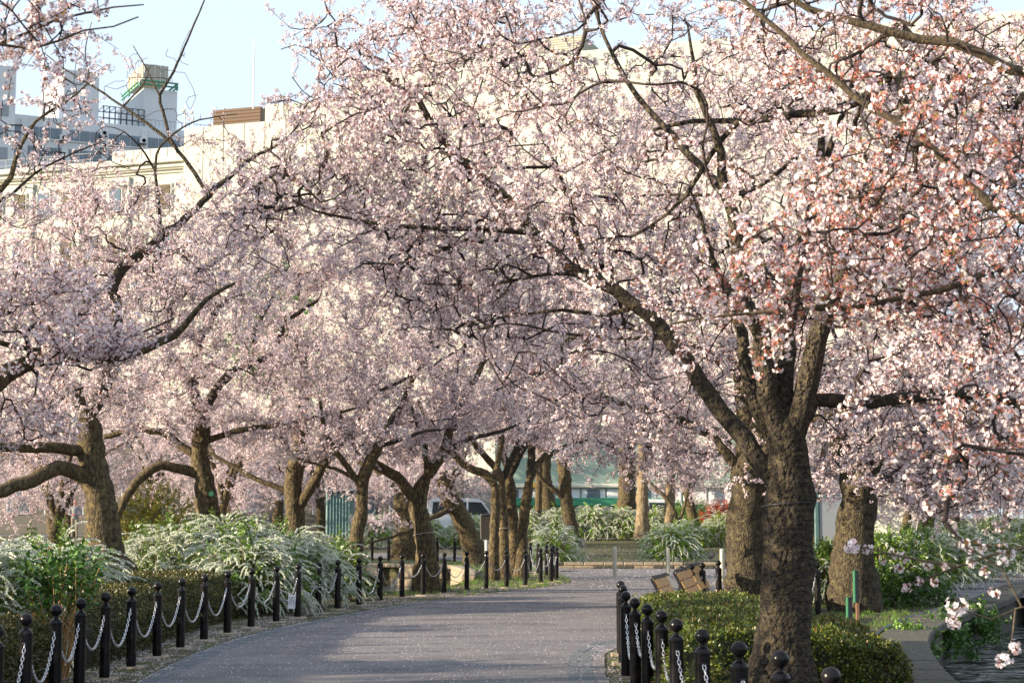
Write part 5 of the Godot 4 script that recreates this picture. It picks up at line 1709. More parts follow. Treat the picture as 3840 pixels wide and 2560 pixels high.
	tree({"label": "second cherry trunk from left with arching mossy limb and bark hollow", "seed": 9, "burrs": 4, "spn": 1.45,
		"trunk": [[Vector3(-6.18, 0.951, -36), Vector3(-6.25, 1.71, -36), Vector3(-6.36, 2.37, -36), Vector3(-6.46, 2.82, -36), Vector3(-6.42, 3.32, -36), Vector3(-6.38, 3.81, -36)], 0.243, 0.153],
		"limbs": [[[Vector3(-6.41, 2.47, -36), Vector3(-6.57, 2.51, -35.94), Vector3(-7.2, 2.63, -35.69), Vector3(-7.6, 2.36, -35.5), Vector3(-7.91, 1.71, -35.22), Vector3(-8.05, 1.14, -35)], 0.108, 0.074], [[Vector3(-6.45, 2.87, -36), Vector3(-6.71, 2.96, -36), Vector3(-7.13, 3.27, -36), Vector3(-7.73, 3.41, -36), Vector3(-8.33, 3.27, -36), Vector3(-8.86, 3, -36)], 0.090, 0.045], [[Vector3(-6.38, 3.72, -36), Vector3(-6.67, 4.31, -36.17), Vector3(-6.61, 5.15, -36.39), Vector3(-6.42, 5.62, -36.53), Vector3(-6.29, 5.91, -36.61), Vector3(-5.81, 6.46, -36.81), Vector3(-5.38, 7.05, -37)], 0.126, 0.051], [[Vector3(-6.65, 4.29, -36.3), Vector3(-7.24, 5.12, -36.34), Vector3(-7.2, 5.88, -36.37), Vector3(-6.96, 6.25, -36.39), Vector3(-6.73, 6.59, -36.41), Vector3(-6.43, 6.87, -36.43), Vector3(-5.92, 7.24, -36.45), Vector3(-5.47, 7.43, -36.47), Vector3(-4.95, 7.73, -36.5)], 0.127, 0.050], [[Vector3(-6.38, 3.14, -36), Vector3(-5.72, 3.36, -36), Vector3(-4.83, 3.5, -36), Vector3(-3.93, 3.68, -36), Vector3(-2.94, 3.9, -36)], 0.072, 0.022], [[Vector3(-6.4, 3.72, -36), Vector3(-6.13, 4.28, -36.18), Vector3(-5.79, 4.66, -36.33), Vector3(-5.19, 4.93, -36.52), Vector3(-4.98, 5.19, -36.62), Vector3(-4.83, 5.67, -36.76), Vector3(-4.51, 5.97, -36.88), Vector3(-4.16, 6.21, -37)], 0.108, 0.037], [[Vector3(-6.08, 4.39, -36.4), Vector3(-5.65, 4.86, -36.54), Vector3(-5.37, 5.14, -36.64), Vector3(-5.47, 5.46, -36.71), Vector3(-5.1, 6.29, -36.91), Vector3(-4.91, 6.68, -37)], 0.077, 0.028]],
		"crowns": [[Vector3(-6.56, 5.08, -36), Vector3(2.8, 1.4, 2.8), 420], [Vector3(-4.61, 7.51, -37.5), Vector3(1.5, 1.0, 1.8), 170], [Vector3(-5.78, 8.47, -37), Vector3(1.3, 0.7, 1.5), 80, 0.8], [Vector3(-5.75, 7.05, -37), Vector3(1.9, 1.2, 2.4), 250], [Vector3(-7.41, 3.84, -35), Vector3(2.2, 0.7, 2.0), 180], [Vector3(-5.19, 3.63, -36), Vector3(1.8, 0.6, 1.6), 150], [Vector3(-8.16, 6.11, -37), Vector3(2.0, 1.2, 2.4), 200], [Vector3(-5.41, 8.95, -37), Vector3(0.8, 0.8, 1.2), 50, 0.6]]})


func make_middle_trees() -> void:
	var g := {"spn": 1.6}
	for s in [
		{"label": "third cherry trunk from left, upright with V fork above spirea", "seed": 10,
			"trunk": [[Vector3(-5.37, 0.481, -44), Vector3(-5.46, 1.62, -44), Vector3(-5.52, 2.54, -44), Vector3(-5.37, 3.26, -44), Vector3(-5.38, 3.63, -44), Vector3(-5.35, 4.09, -44)], 0.242, 0.198],
			"limbs": [[[Vector3(-5.37, 3.59, -44), Vector3(-5.68, 3.85, -44), Vector3(-6.26, 4, -44), Vector3(-7, 4.09, -44)], 0.121, 0.050], [[Vector3(-5.43, 1.73, -44), Vector3(-4.83, 2.71, -43.74), Vector3(-4.31, 3.43, -43.54), Vector3(-3.86, 4.05, -43.37), Vector3(-3.53, 4.69, -43.21), Vector3(-3.19, 5.54, -43)], 0.143, 0.065], [[Vector3(-5.5, 2.11, -44), Vector3(-5.66, 2.24, -44), Vector3(-6.5, 2.57, -44), Vector3(-7.42, 3.09, -44), Vector3(-8.09, 3.43, -44)], 0.083, 0.028], [[Vector3(-5.35, 3.98, -44), Vector3(-5.28, 4.99, -44.24), Vector3(-5.43, 5.9, -44.45), Vector3(-5.79, 6.55, -44.61), Vector3(-5.37, 7.29, -44.81), Vector3(-4.95, 8.01, -45)], 0.143, 0.051], [[Vector3(-4.3, 3.43, -43.5), Vector3(-3.67, 3.79, -43.66), Vector3(-2.92, 3.91, -43.83), Vector3(-2.16, 4.09, -44)], 0.076, 0.028]],
			"crowns": [[Vector3(-5.04, 5.52, -44), Vector3(3.0, 1.8, 3.0), 420], [Vector3(-5.23, 3.54, -44), Vector3(2.6, 0.7, 2.2), 190], [Vector3(-3.59, 7.78, -45), Vector3(2.4, 1.5, 3.0), 240], [Vector3(-4.06, 9.62, -45), Vector3(1.6, 1.0, 2.0), 80, 0.7]]},
		{"label": "slender dark cherry trunk at left rim of the pond, beside spirea", "seed": 11,
			"trunk": [[Vector3(-3.25, -0.041, -36), Vector3(-3.23, 0.507, -36), Vector3(-3.19, 1.24, -36), Vector3(-3.08, 1.79, -36), Vector3(-3.09, 2.26, -36), Vector3(-2.97, 2.65, -36), Vector3(-2.84, 2.91, -36), Vector3(-2.62, 3.41, -36)], 0.153, 0.108],
			"limbs": [[[Vector3(-3.1, 2.2, -36), Vector3(-3.45, 2.73, -35.84), Vector3(-3.58, 2.9, -35.79), Vector3(-3.84, 3.35, -35.66), Vector3(-3.92, 3.96, -35.5)], 0.076, 0.035], [[Vector3(-2.68, 3.27, -36), Vector3(-2.33, 3.92, -36.33), Vector3(-1.99, 4.69, -36.69), Vector3(-1.54, 5.27, -37)], 0.072, 0.028], [[Vector3(-3.09, 2.26, -36), Vector3(-3.56, 2.56, -36), Vector3(-4.28, 2.73, -36)], 0.050, 0.018], [[Vector3(-2.77, 3.05, -36), Vector3(-2.31, 3.19, -36.14), Vector3(-1.78, 3.38, -36.31), Vector3(-1.15, 3.43, -36.5)], 0.054, 0.018]],
			"crowns": [[Vector3(-2.56, 4.43, -37), Vector3(2.2, 1.3, 2.4), 280], [Vector3(-2.68, 6.88, -38.5), Vector3(1.9, 1.2, 2.2), 190], [Vector3(-3.38, 3.27, -36), Vector3(1.8, 0.55, 1.8), 120]]},
		{"label": "forked cherry tree between pond and path with wire round its trunk", "seed": 12, "burrs": 4,
			"trunk": [[Vector3(-1.82, -0.003, -37.6), Vector3(-1.84, 0.551, -37.6), Vector3(-1.88, 1.22, -37.6), Vector3(-2.02, 1.8, -37.6), Vector3(-1.94, 2.23, -37.6), Vector3(-1.79, 2.55, -37.6)], 0.235, 0.169],
			"limbs": [[[Vector3(-1.81, 2.49, -37.6), Vector3(-1.5, 2.97, -37.67), Vector3(-1.38, 3.45, -37.73), Vector3(-1.1, 4.02, -37.81), Vector3(-0.723, 4.79, -37.91), Vector3(-0.439, 5.47, -38)], 0.127, 0.048], [[Vector3(-1.98, 1.85, -37.6), Vector3(-2.16, 2.08, -37.54), Vector3(-2.48, 2.46, -37.43), Vector3(-2.94, 2.72, -37.32), Vector3(-3.17, 2.92, -37.26), Vector3(-3.49, 3.33, -37.15), Vector3(-3.76, 3.97, -37)], 0.141, 0.056], [[Vector3(-1.8, 2.5, -37.6), Vector3(-1.89, 3.07, -37.72), Vector3(-2.04, 3.55, -37.83), Vector3(-2.34, 4.32, -38)], 0.085, 0.029], [[Vector3(-3.15, 3.94, -38), Vector3(-3.09, 4.22, -38.06), Vector3(-2.37, 4.61, -38.22), Vector3(-1.89, 4.81, -38.32), Vector3(-1.58, 5.05, -38.4), Vector3(-1.12, 5.32, -38.5)], 0.048, 0.019], [[Vector3(-1.56, 2.88, -37.7), Vector3(-1, 3.27, -37.85), Vector3(-0.247, 3.46, -38.02), Vector3(0.516, 3.76, -38.2)], 0.066, 0.024]],
			"crowns": [[Vector3(-1.14, 4.88, -39), Vector3(2.8, 1.6, 2.8), 400], [Vector3(-2.05, 3.18, -38), Vector3(1.8, 0.5, 1.8), 130], [Vector3(-0.161, 6.48, -40), Vector3(2.2, 1.2, 2.4), 220], [Vector3(-0.062, 8.27, -41), Vector3(2.5, 1.2, 2.6), 230]]},
		{"label": "slim cherry trunk leftmost of the close cluster by the chain posts", "seed": 13, "burrs": 4,
			"trunk": [[Vector3(-0.48, 0.027, -44), Vector3(-0.448, 1.15, -44), Vector3(-0.417, 2.24, -44), Vector3(-0.461, 2.55, -44)], 0.132, 0.110], "limbs": [[[Vector3(-0.439, 2.42, -44), Vector3(-0.724, 2.71, -44), Vector3(-1.11, 2.86, -44), Vector3(-1.52, 3.2, -44), Vector3(-2.05, 3.81, -44), Vector3(-2.38, 4.53, -44)], 0.121, 0.044], [[Vector3(-0.461, 2.5, -44), Vector3(-0.287, 3.32, -44.16), Vector3(-0.177, 4.22, -44.33), Vector3(-0.29, 5.12, -44.5)], 0.088, 0.033]],
			"crowns": [[Vector3(-0.743, 4.14, -45), Vector3(2.4, 1.0, 2.3), 250]]},
		{"label": "burred cherry trunk in the cluster, wrapped once with pale cord", "seed": 14, "burrs": 4,
			"trunk": [[Vector3(-0.21, -0.028, -44.6), Vector3(-0.211, 1.15, -44.6), Vector3(-0.278, 2.17, -44.6), Vector3(-0.222, 2.62, -44.6)], 0.134, 0.112], "limbs": [[[Vector3(-0.245, 2.51, -44.6), Vector3(-0.4, 2.84, -44.51), Vector3(-0.566, 3, -44.46), Vector3(-1.06, 3.66, -44.26), Vector3(-1.28, 4.75, -44)], 0.106, 0.038], [[Vector3(-0.222, 2.58, -44.6), Vector3(0.156, 3.46, -44.73), Vector3(0.494, 4.36, -44.86), Vector3(0.61, 5.38, -45)], 0.089, 0.034]],
			"crowns": [[Vector3(-0.301, 6.28, -46), Vector3(2.6, 1.4, 2.6), 270]]},
		{"label": "dark cherry trunk at the back of the close cluster", "seed": 15, "burrs": 4,
			"trunk": [[Vector3(0.058, 0.052, -46.5), Vector3(0.046, 1.13, -46.5), Vector3(-0.046, 2.14, -46.5), Vector3(-0.093, 2.83, -46.5)], 0.174, 0.145], "limbs": [[[Vector3(-0.07, 2.72, -46.5), Vector3(0.513, 3.77, -46.69), Vector3(1.22, 4.6, -46.86), Vector3(1.93, 5.2, -47)], 0.116, 0.041], [[Vector3(-0.093, 2.78, -46.5), Vector3(-0.303, 3.89, -46.65), Vector3(-0.07, 5.18, -46.82), Vector3(0.047, 6.62, -47)], 0.105, 0.041]],
			"crowns": [[Vector3(0.988, 4.25, -47), Vector3(2.4, 1.0, 2.3), 240], [Vector3(0.994, 7.33, -47), Vector3(2.4, 1.2, 2.4), 200]]},
		{"label": "knotty pale-brown cherry trunk rightmost of the close cluster", "seed": 16, "burrs": 4,
			"trunk": [[Vector3(0.225, 0.055, -45.4), Vector3(0.259, 0.893, -45.4), Vector3(0.305, 1.49, -45.4), Vector3(0.418, 2.3, -45.4), Vector3(0.475, 2.69, -45.4)], 0.153, 0.131], "limbs": [[[Vector3(0.464, 2.58, -45.4), Vector3(0.728, 3.04, -45.57), Vector3(1.3, 3.39, -45.77), Vector3(2, 3.62, -46)], 0.102, 0.035], [[Vector3(0.475, 2.67, -45.4), Vector3(0.615, 3.72, -45.57), Vector3(1.31, 5.11, -45.82), Vector3(2.01, 6.05, -46)], 0.114, 0.040]],
			"crowns": [[Vector3(1.93, 5.55, -47), Vector3(2.6, 1.5, 2.6), 280]]},
		{"label": "leaning cherry trunk on grass past the pond, one low branch leftward", "seed": 17, "burrs": 4,
			"trunk": [[Vector3(-1.14, 0.013, -59), Vector3(-1.44, 1, -59), Vector3(-1.85, 1.82, -59), Vector3(-2.15, 2.36, -59), Vector3(-2.32, 3.02, -59)], 0.325, 0.280], "limbs": [[[Vector3(-1.73, 1.63, -59), Vector3(-1.89, 1.88, -58.83), Vector3(-2.56, 1.63, -58.41), Vector3(-3.64, 1.06, -57.68), Vector3(-4.7, 0.755, -57)], 0.111, 0.029], [[Vector3(-2.22, 2.87, -59), Vector3(-2.59, 3.75, -59), Vector3(-2.89, 4.64, -59)], 0.147, 0.059], [[Vector3(-2.18, 2.58, -59), Vector3(-1.72, 3.48, -59.5), Vector3(-1.29, 4.39, -60)], 0.133, 0.045]],
			"crowns": [[Vector3(-2.54, 2.85, -58), Vector3(2.3, 0.8, 2.0), 170], [Vector3(-4.05, 1.21, -57), Vector3(1.4, 0.35, 0.8), 60], [Vector3(-2.3, 4.93, -59), Vector3(3.0, 1.2, 3.0), 240]]},
		{"label": "short thick cherry stump-like trunk on grass behind the forked tree", "seed": 18,
			"trunk": [[Vector3(-3.72, 0.091, -63), Vector3(-3.77, 0.775, -63), Vector3(-3.84, 1.55, -63), Vector3(-3.89, 2.65, -63)], 0.457, 0.331], "limbs": [[[Vector3(-3.86, 2.33, -63), Vector3(-4.65, 3.12, -63), Vector3(-5.6, 3.59, -63)], 0.205, 0.063], [[Vector3(-3.88, 2.49, -63), Vector3(-3.59, 3.76, -63.56), Vector3(-2.98, 4.58, -64)], 0.205, 0.064]],
			"crowns": [[Vector3(-4.72, 3.3, -64), Vector3(3.0, 1.2, 2.5), 210]]},
		{"label": "dark cherry trunk before the far white hedge, left limb curving up", "seed": 19,
			"trunk": [[Vector3(2.52, 0.408, -72), Vector3(2.4, 1.37, -72), Vector3(2.22, 2.44, -72), Vector3(2.17, 3.33, -72), Vector3(2.05, 4.23, -72)], 0.270, 0.243], "limbs": [[[Vector3(2.29, 2.17, -72), Vector3(1.77, 2.7, -71.74), Vector3(1.32, 3.06, -71.53), Vector3(0.871, 3.67, -71.26), Vector3(0.691, 4.37, -71)], 0.126, 0.071], [[Vector3(2.08, 3.87, -72), Vector3(2.79, 4.97, -72.5), Vector3(3.73, 5.91, -73)], 0.144, 0.064]],
			"crowns": [[Vector3(2.05, 5.13, -72), Vector3(3.2, 1.3, 3.0), 240]]},
		{"label": "thin curved young cherry leaning left, right of the far hedge", "seed": 20,
			"trunk": [[Vector3(6.26, 0.931, -66), Vector3(6.19, 1.55, -66), Vector3(5.9, 2.21, -66), Vector3(5.44, 2.68, -66), Vector3(5, 3.11, -66)], 0.107, 0.058], "limbs": [[[Vector3(6.23, 1.14, -66), Vector3(6.56, 2.21, -66), Vector3(6.78, 3.19, -66)], 0.074, 0.033]],
			"crowns": [[Vector3(6.32, 3.35, -66), Vector3(1.8, 0.6, 1.5), 110]]},
		{"label": "brown cherry trunk at the plaza's back edge, left of two big trunks", "seed": 21,
			"trunk": [[Vector3(8.77, 0.407, -69), Vector3(8.86, 1.55, -69), Vector3(9.01, 2.92, -69), Vector3(9.16, 4.12, -69)], 0.276, 0.224], "limbs": [[[Vector3(9.09, 3.6, -69), Vector3(8.35, 4.81, -69), Vector3(7.32, 5.67, -69)], 0.138, 0.060], [[Vector3(9.14, 3.95, -69), Vector3(10.2, 5.18, -69.55), Vector3(11.3, 5.91, -70)], 0.138, 0.061]],
			"crowns": [[Vector3(9.04, 4.98, -69), Vector3(3.0, 1.2, 2.6), 200]]}]:
		var q: Dictionary = s
		q.merge(g)
		tree(q)
	# straight trunks along the road
	for s in [["straight pale-barked tree in front of the far white hedge", [[Vector3(5.2, 0.752, -70), Vector3(5.23, 2.24, -70), Vector3(5.25, 3.46, -70), Vector3(5.29, 5.21, -70)], 0.236, 0.210], 31, "pale_bark"], ["straight pale trunk beside the thin curved young cherry", [[Vector3(6.57, 0.752, -73), Vector3(6.6, 2.27, -73), Vector3(6.64, 3.54, -73), Vector3(6.7, 5.36, -73)], 0.219, 0.192], 32, "pale_bark"], ["dark broad trunk behind the far hedge, before the green band", [[Vector3(5.51, 0.666, -84), Vector3(5.52, 2.37, -84), Vector3(5.55, 3.83, -84), Vector3(5.63, 5.93, -84)], 0.420, 0.378], 33, "bark"], ["dark tapering trunk behind the close cluster, beside the shop sign", [[Vector3(1.75, 0.688, -82), Vector3(1.67, 2.15, -82), Vector3(1.51, 3.78, -82), Vector3(1.46, 5.82, -82)], 0.390, 0.267], 34, "bark"], ["narrow brown trunk between the close cluster and the shop", [[Vector3(1.15, 0.743, -77), Vector3(1.17, 2.31, -77), Vector3(1.19, 3.65, -77), Vector3(1.21, 5.37, -77)], 0.164, 0.144], 35, "bark"]]:
		var top: Vector3 = s[1][0][3]
		tree({"label": s[0], "seed": s[2], "bark": s[3], "spn": 1.5, "group": "upright trees by the road", "name": "roadside_tree", "trunk": s[1],
			"limbs": [[[top - Vector3(0, 1.2, 0), top + Vector3(1.2, 0.4, 0.4), top + Vector3(2.4, 1.6, 0.6)], 0.12, 0.03], [[top - Vector3(0, 0.6, 0), top + Vector3(-1.0, 0.9, -0.4), top + Vector3(-2.0, 2.2, -0.6)], 0.12, 0.03]],
			"crowns": [[top + Vector3(0, 1.2, 0), Vector3(3.0, 1.9, 2.8), 170]]})


func make_far_trees() -> void:
	var list := [
		[-25.5, 84, 8.0, 3.6, "far cherry tree behind the leftmost big trunk"],
		[-17.5, 85, 7.6, 3.6, "far cherry tree seen under the arching mossy limb"],
		[-13.5, 84.5, 7.8, 3.4, "far cherry tree in the gap between second and third trunks"],
		[-21.8, 86, 8.2, 3.6, "distant cherry tree at the left edge behind the standing person"],
		[-9.3, 86.2, 8.0, 3.2, "distant cherry tree behind the teal shed"],
		[-15.2, 58, 6.6, 3.0, "low spreading cherry tree on the far bank of the pond"],
		[-11.4, 67.5, 6.6, 2.8, "low cherry tree beyond the far path, between two left trunks"],
		[12.6, 72, 8.2, 3.6, "distant cherry tree behind the big forked trunk"],
		[15.0, 60, 8.0, 3.4, "far cherry tree to the right of the big forked trunk"],
		[19.5, 66, 8.4, 3.6, "far cherry tree at the right edge of the park"],
		[11.0, 47, 7.2, 3.0, "cherry tree on the plaza behind the stout shaded trunk"],
		[15.5, 46, 7.6, 3.2, "cherry tree above the white bushes beyond the canal"],
		[8.0, 76, 8.0, 3.2, "distant cherry tree over the red-leaved shrub"],
		[-26.0, 99, 7.5, 3.6, "cherry tree across the road, leftmost, behind the standing person"],
		[-20.5, 101, 7.5, 3.6, "cherry tree across the road, behind the sunlit leaning trunk"],
		[-15.4, 98, 7.5, 3.4, "cherry tree across the road, under the arching limb"],
		[-10.8, 100, 7.5, 3.4, "cherry tree across the road, left of the teal shed's far side"],
		[-6.0, 101, 7.5, 3.2, "cherry tree across the road, behind the first white van"],
		[16.5, 100, 7.5, 3.4, "cherry tree across the road, right of the shop"],
		[22.0, 98, 7.5, 3.6, "cherry tree across the road, behind the framed teal board"],
		[28.0, 99, 7.5, 3.6, "cherry tree across the road at the right edge"],
		[-18.5, 52, 7.6, 3.4, "cherry tree in full bloom at the far left, beyond the pond"],
		[-10.5, 3.5, 7.2, 3.0, "cherry tree beside the camera at left, shading the near path"],
		[-13.5, 12, 7.6, 3.2, "cherry tree in the second row at left, shading the near path"]]
	for k in list.size():
		var a: Array = list[k]
		plain_tree(a[0], a[1], a[2], a[3], 40 + k, a[4], 310, 0.24, {"spn": 1.6, "scale": 1.12, "group": "cherry trees farther off"})
	# tall evergreen showing green above the blossom
	rng.seed = 91
	var base := Vector3(-13.4, 0.62, -100)
	var ev := thing("evergreen_tree", "rounded dark green evergreen tree peeping between blossom and cream building", "tree", base)
	var tk := mb(base)
	tk.tube(PackedVector3Array([base, base + Vector3(0.1, 6, 0), base + Vector3(0, 14, 0)]), PackedFloat32Array([0.32, 0.26, 0.06]), 10, 0.1, wob)
	part(tk, "trunk", M.bark, ev)
	var where := []
	var tint := []
	for q in 2600:
		var c: Array = [[Vector3(0, 13.2, 0), Vector3(2.2, 2.4, 2.2)], [Vector3(-0.9, 10.6, 0.3), Vector3(2.3, 2.2, 2.3)], [Vector3(1.0, 9.6, 0), Vector3(2.4, 2.4, 2.4)]][q % 3]
		var d := rvec()
		var p: Vector3 = c[0] + d * c[1] * pow(rng.randf(), 0.3)
		if clump.get_noise_3dv(p * 1.6) < -0.15:
			continue
		where.append(Transform3D(upright(d + rvec() * 0.5, rf(0, TAU)).scaled(Vector3.ONE * rf(1.6, 2.6)), p))
		var b := rf(0.6, 1.0)
		tint.append(Color(b * 0.8, b, b * 1.2))
	scatter(M.leafy, where, tint, "crown", ev)


func spot(x: float, y: float, d: float) -> Vector3:
	# a point seen in direction (x, y) of a 2352-wide survey sheet, at distance d
	var s := sin(deg_to_rad(5.753))
	var c := cos(deg_to_rad(5.753))
	var up := (784.0 - y) / 4000.0
	var fw := c - up * s
	return Vector3(d * (x - 1176.0) / 4000.0 / fw, 1.6 + d * (up * c + s) / fw, -d)


# ---------------------------------------------------------------- bushes
func make_shrubs() -> void:
	hedge("dark clipped hedge behind the left row of chain posts", [Vector3(-5.8, 0, -18.6), Vector3(-5.85, 0, -22.5), Vector3(-5.85, 0, -26.5), Vector3(-5.6, 0, -29.2)], 2.7, 0.67, 15000, 61, Color(0.62, 0.5, 0.5))  # tone darkens the leaves to stand for shade on this hedge
	hedge("low dark clipped hedge at the lower left corner, behind nearest posts", [Vector3(-4.5, 0, -11.5), Vector3(-4.55, 0, -14), Vector3(-4.75, 0, -17.2)], 0.6, 0.6, 5200, 62, Color(0.62, 0.5, 0.5))  # same darkening tone: shade painted into the leaf colour
	hedge("green clipped hedge left of the big forked trunk, beside the right chain posts", [Vector3(2.0, 0, -13.6), Vector3(2.05, 0, -15.4), Vector3(2.12, 0, -17.8), Vector3(2.15, 0, -20.6)], 1.5, 0.67, 15000, 63)
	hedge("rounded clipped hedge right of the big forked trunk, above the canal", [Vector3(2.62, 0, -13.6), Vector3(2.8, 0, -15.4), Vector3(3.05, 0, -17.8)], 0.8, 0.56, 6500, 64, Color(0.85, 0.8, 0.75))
	spirea("white spirea bush at the bottom left corner, arching over the low hedge", Vector3(-5.5, 0, -17.8), Vector3(0.95, 1.62, 0.9), 567, 160, 70)
	spirea("tall thin spirea behind the broad-leaved shrub, left of sunlit trunk", Vector3(-6.2, 0, -24), Vector3(1.2, 1.6, 1.0), 260, 160, 71)
	spirea("white spirea immediately right of the sunlit left trunk", Vector3(-6.0, 0, -30.6), Vector3(1.4, 1.68, 1.25), 567, 300, 72)
	spirea("white spirea in the middle of the left thicket, below the hollowed trunk", Vector3(-5.0, 0, -30.4), Vector3(1.35, 1.85, 1.3), 648, 300, 73)
	spirea("white spirea spilling towards the posts, right part of the left thicket", Vector3(-4.35, 0, -29.0), Vector3(1.2, 1.55, 1.25), 648, 300, 74, "white spirea bushes", 0.12)
	spirea("white spirea bush overhanging the chain with the paper tag", Vector3(-3.95, 0, -31.2), Vector3(1.15, 1.65, 1.2), 621, 260, 75, "white spirea bushes", 0.12)
	spirea("darker green spirea at the right end of the left thicket, by the pond", Vector3(-3.35, 0, -33.6), Vector3(0.7, 1.3, 0.9), 148, 420, 76, "white spirea bushes", 0.1)
	spirea("pale spirea behind the third trunk at left", Vector3(-5.4, 0, -37), Vector3(1.6, 1.7, 1.1), 260, 300, 77)
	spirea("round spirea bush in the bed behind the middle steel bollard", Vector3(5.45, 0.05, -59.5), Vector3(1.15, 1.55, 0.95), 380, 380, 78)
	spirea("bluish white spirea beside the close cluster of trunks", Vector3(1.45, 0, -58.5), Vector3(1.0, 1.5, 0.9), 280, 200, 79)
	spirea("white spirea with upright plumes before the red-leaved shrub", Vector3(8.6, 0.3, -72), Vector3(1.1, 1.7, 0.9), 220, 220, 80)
	spirea("smaller shaded spirea left of the one with upright plumes", Vector3(7.2, 0.3, -71), Vector3(0.9, 1.3, 0.8), 170, 180, 81)
	spirea("leafy spirea between the two big right trunks and the stout bank tree", Vector3(5.75, 0, -32.5), Vector3(0.75, 1.25, 0.9), 110, 460, 82)
	spirea("dark green spirea beyond the canal end, left half", Vector3(7.7, 0, -36.5), Vector3(1.5, 1.5, 1.2), 160, 760, 83, "white spirea bushes", 0.1)
	spirea("pale flowering spirea beyond the canal at the right edge", Vector3(9.3, 0, -39.5), Vector3(1.6, 1.55, 1.3), 460, 420, 84, "white spirea bushes", 0.15)
	spirea("white spirea behind the others at the far right edge", Vector3(11.0, 0, -43.5), Vector3(1.6, 1.6, 1.2), 320, 300, 85)
	spirea("pale spirea on the far bank where the canal narrows, right edge", Vector3(12.5, 0, -46.8), Vector3(1.8, 1.75, 1.2), 340, 300, 101)
	spirea("last pale spirea at the right edge, behind the bank bushes", Vector3(15.4, 0, -52), Vector3(1.9, 1.8, 1.2), 300, 300, 102)
	var names := ["leftmost bush of the long white hedge, behind the short thick trunk", "bush of the long white hedge in line with the leaning trunk", "bush of the long white hedge behind the dark board", "bush of the long white hedge behind the close trunk cluster", "bush of the long white hedge left of the dark curving trunk", "bush of the long white hedge right of the dark curving trunk", "bush of the long white hedge below the shop's green band", "rightmost bush of the long white hedge, at the straight pale trunk"]
	var xs := [-5.6, -3.6, -1.7, 0.6, 2.0, 3.5, 4.8, 6.2]
	for k in 8:
		var d := 70.0 if k < 3 else 77.0
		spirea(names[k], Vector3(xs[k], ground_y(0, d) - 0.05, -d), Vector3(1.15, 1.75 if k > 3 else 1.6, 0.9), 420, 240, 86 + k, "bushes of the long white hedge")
	# a broad-leaved shrub on pale canes
	rng.seed = 99
	var base := Vector3(-4.55, 0, -17.5)
	var hy := thing("broad_leaved_shrub", "bright green broad-leaved shrub on bare tan canes at left", "shrub", base)
	var cane := mb(base)
	var where := []
	var tint := []
	for k in 46:
		var a := rf(0, TAU)
		var e := Vector3(cos(a) * 0.27, 0, sin(a) * 0.27) * sqrt(rng.randf())
		var top := e * 1.25 + Vector3(rf(-0.1, 0.1), rf(0.75, 1.2), rf(-0.1, 0.1))
		var mid := e * 0.8 + Vector3(0, top.y * 0.5, 0) + rvec() * 0.05
		cane.seg(base + e * 0.5, base + mid, 0.008, 0.006, 4)
		cane.seg(base + mid, base + top, 0.006, 0.004, 4)
		for q in 3:
			where.append(Transform3D(upright((top - mid).normalized() + rvec() * 0.4, rf(0, TAU)).scaled(Vector3.ONE * rf(0.7, 1.15)), mid.lerp(top, [1.0, 0.75, 0.5][q])))
			var b := rf(0.8, 1.15)
			tint.append(Color(b, b, b))
	part(cane, "canes", M.bench_wood, hy, "stuff")
	scatter(M.broad, where, tint, "leaves", hy)
	for s in [["rounded red-leaved shrub left of the two big right-hand trunks", Vector3(9.6, 0.5, -80), Vector3(1.25, 1.75, 1.0), 700, Color(3.4, 0.32, 0.7)], ["bright green round shrub left of the red-leaved one", Vector3(8.3, 0.5, -81), Vector3(1.4, 1.9, 1.0), 800, Color(0.9, 1.0, 0.8)], ["low yellow-green shrub below the red-leaved one", Vector3(9.0, 0.45, -78.5), Vector3(1.7, 0.8, 0.8), 500, Color(2.2, 1.3, 0.6)], ["yellow-flowering shrub under the arching mossy limb", Vector3(-11.6, 0.1, -57), Vector3(1.6, 2.6, 1.2), 1100, Color(1.7, 0.85, 0.5)], ["yellowish shrub farther left behind the sunlit trunk", Vector3(-13.1, 0.1, -59), Vector3(1.0, 2.0, 1.0), 500, Color(1.5, 0.8, 0.5)], ["small ferny shrub growing out of the canal wall", Vector3(5.3, -0.3, -23.4), Vector3(0.2, 0.36, 0.35), 80, Color(0.9, 1.0, 0.9)], ["trailing green plant on the canal wall below the ledge slabs, middle", Vector3(6.35, -0.4, -25.9), Vector3(0.3, 0.45, 0.7), 110, Color(0.5, 0.7, 0.6)], ["trailing green plant on the canal wall, farthest along", Vector3(7.5, -0.4, -28.6), Vector3(0.35, 0.45, 0.8), 130, Color(0.45, 0.6, 0.5)], ["dark fern clump at the waterline beyond the hedge end", Vector3(4.2, -0.5, -18.4), Vector3(0.2, 0.4, 0.5), 90, Color(0.4, 0.6, 0.55)], ["leafy tuft on the canal wall nearer than the ferny shrub", Vector3(4.5, -0.4, -20.2), Vector3(0.16, 0.3, 0.25), 50, Color(0.7, 0.9, 0.9)], ["green bush behind the right-hand chain post, left of the bank tree", Vector3(5.2, 0, -34.5), Vector3(0.8, 1.1, 0.8), 420, Color(0.9, 1.0, 0.9)], ["dark low shrub at the foot of the stout bank tree", Vector3(6.9, 0, -31.6), Vector3(0.9, 0.55, 0.7), 320, Color(0.5, 0.6, 0.7)]]:
		var sh := thing("leafy_shrub", s[0], "shrub", s[1])
		var w := []
		var ti := []
		var st := mb()
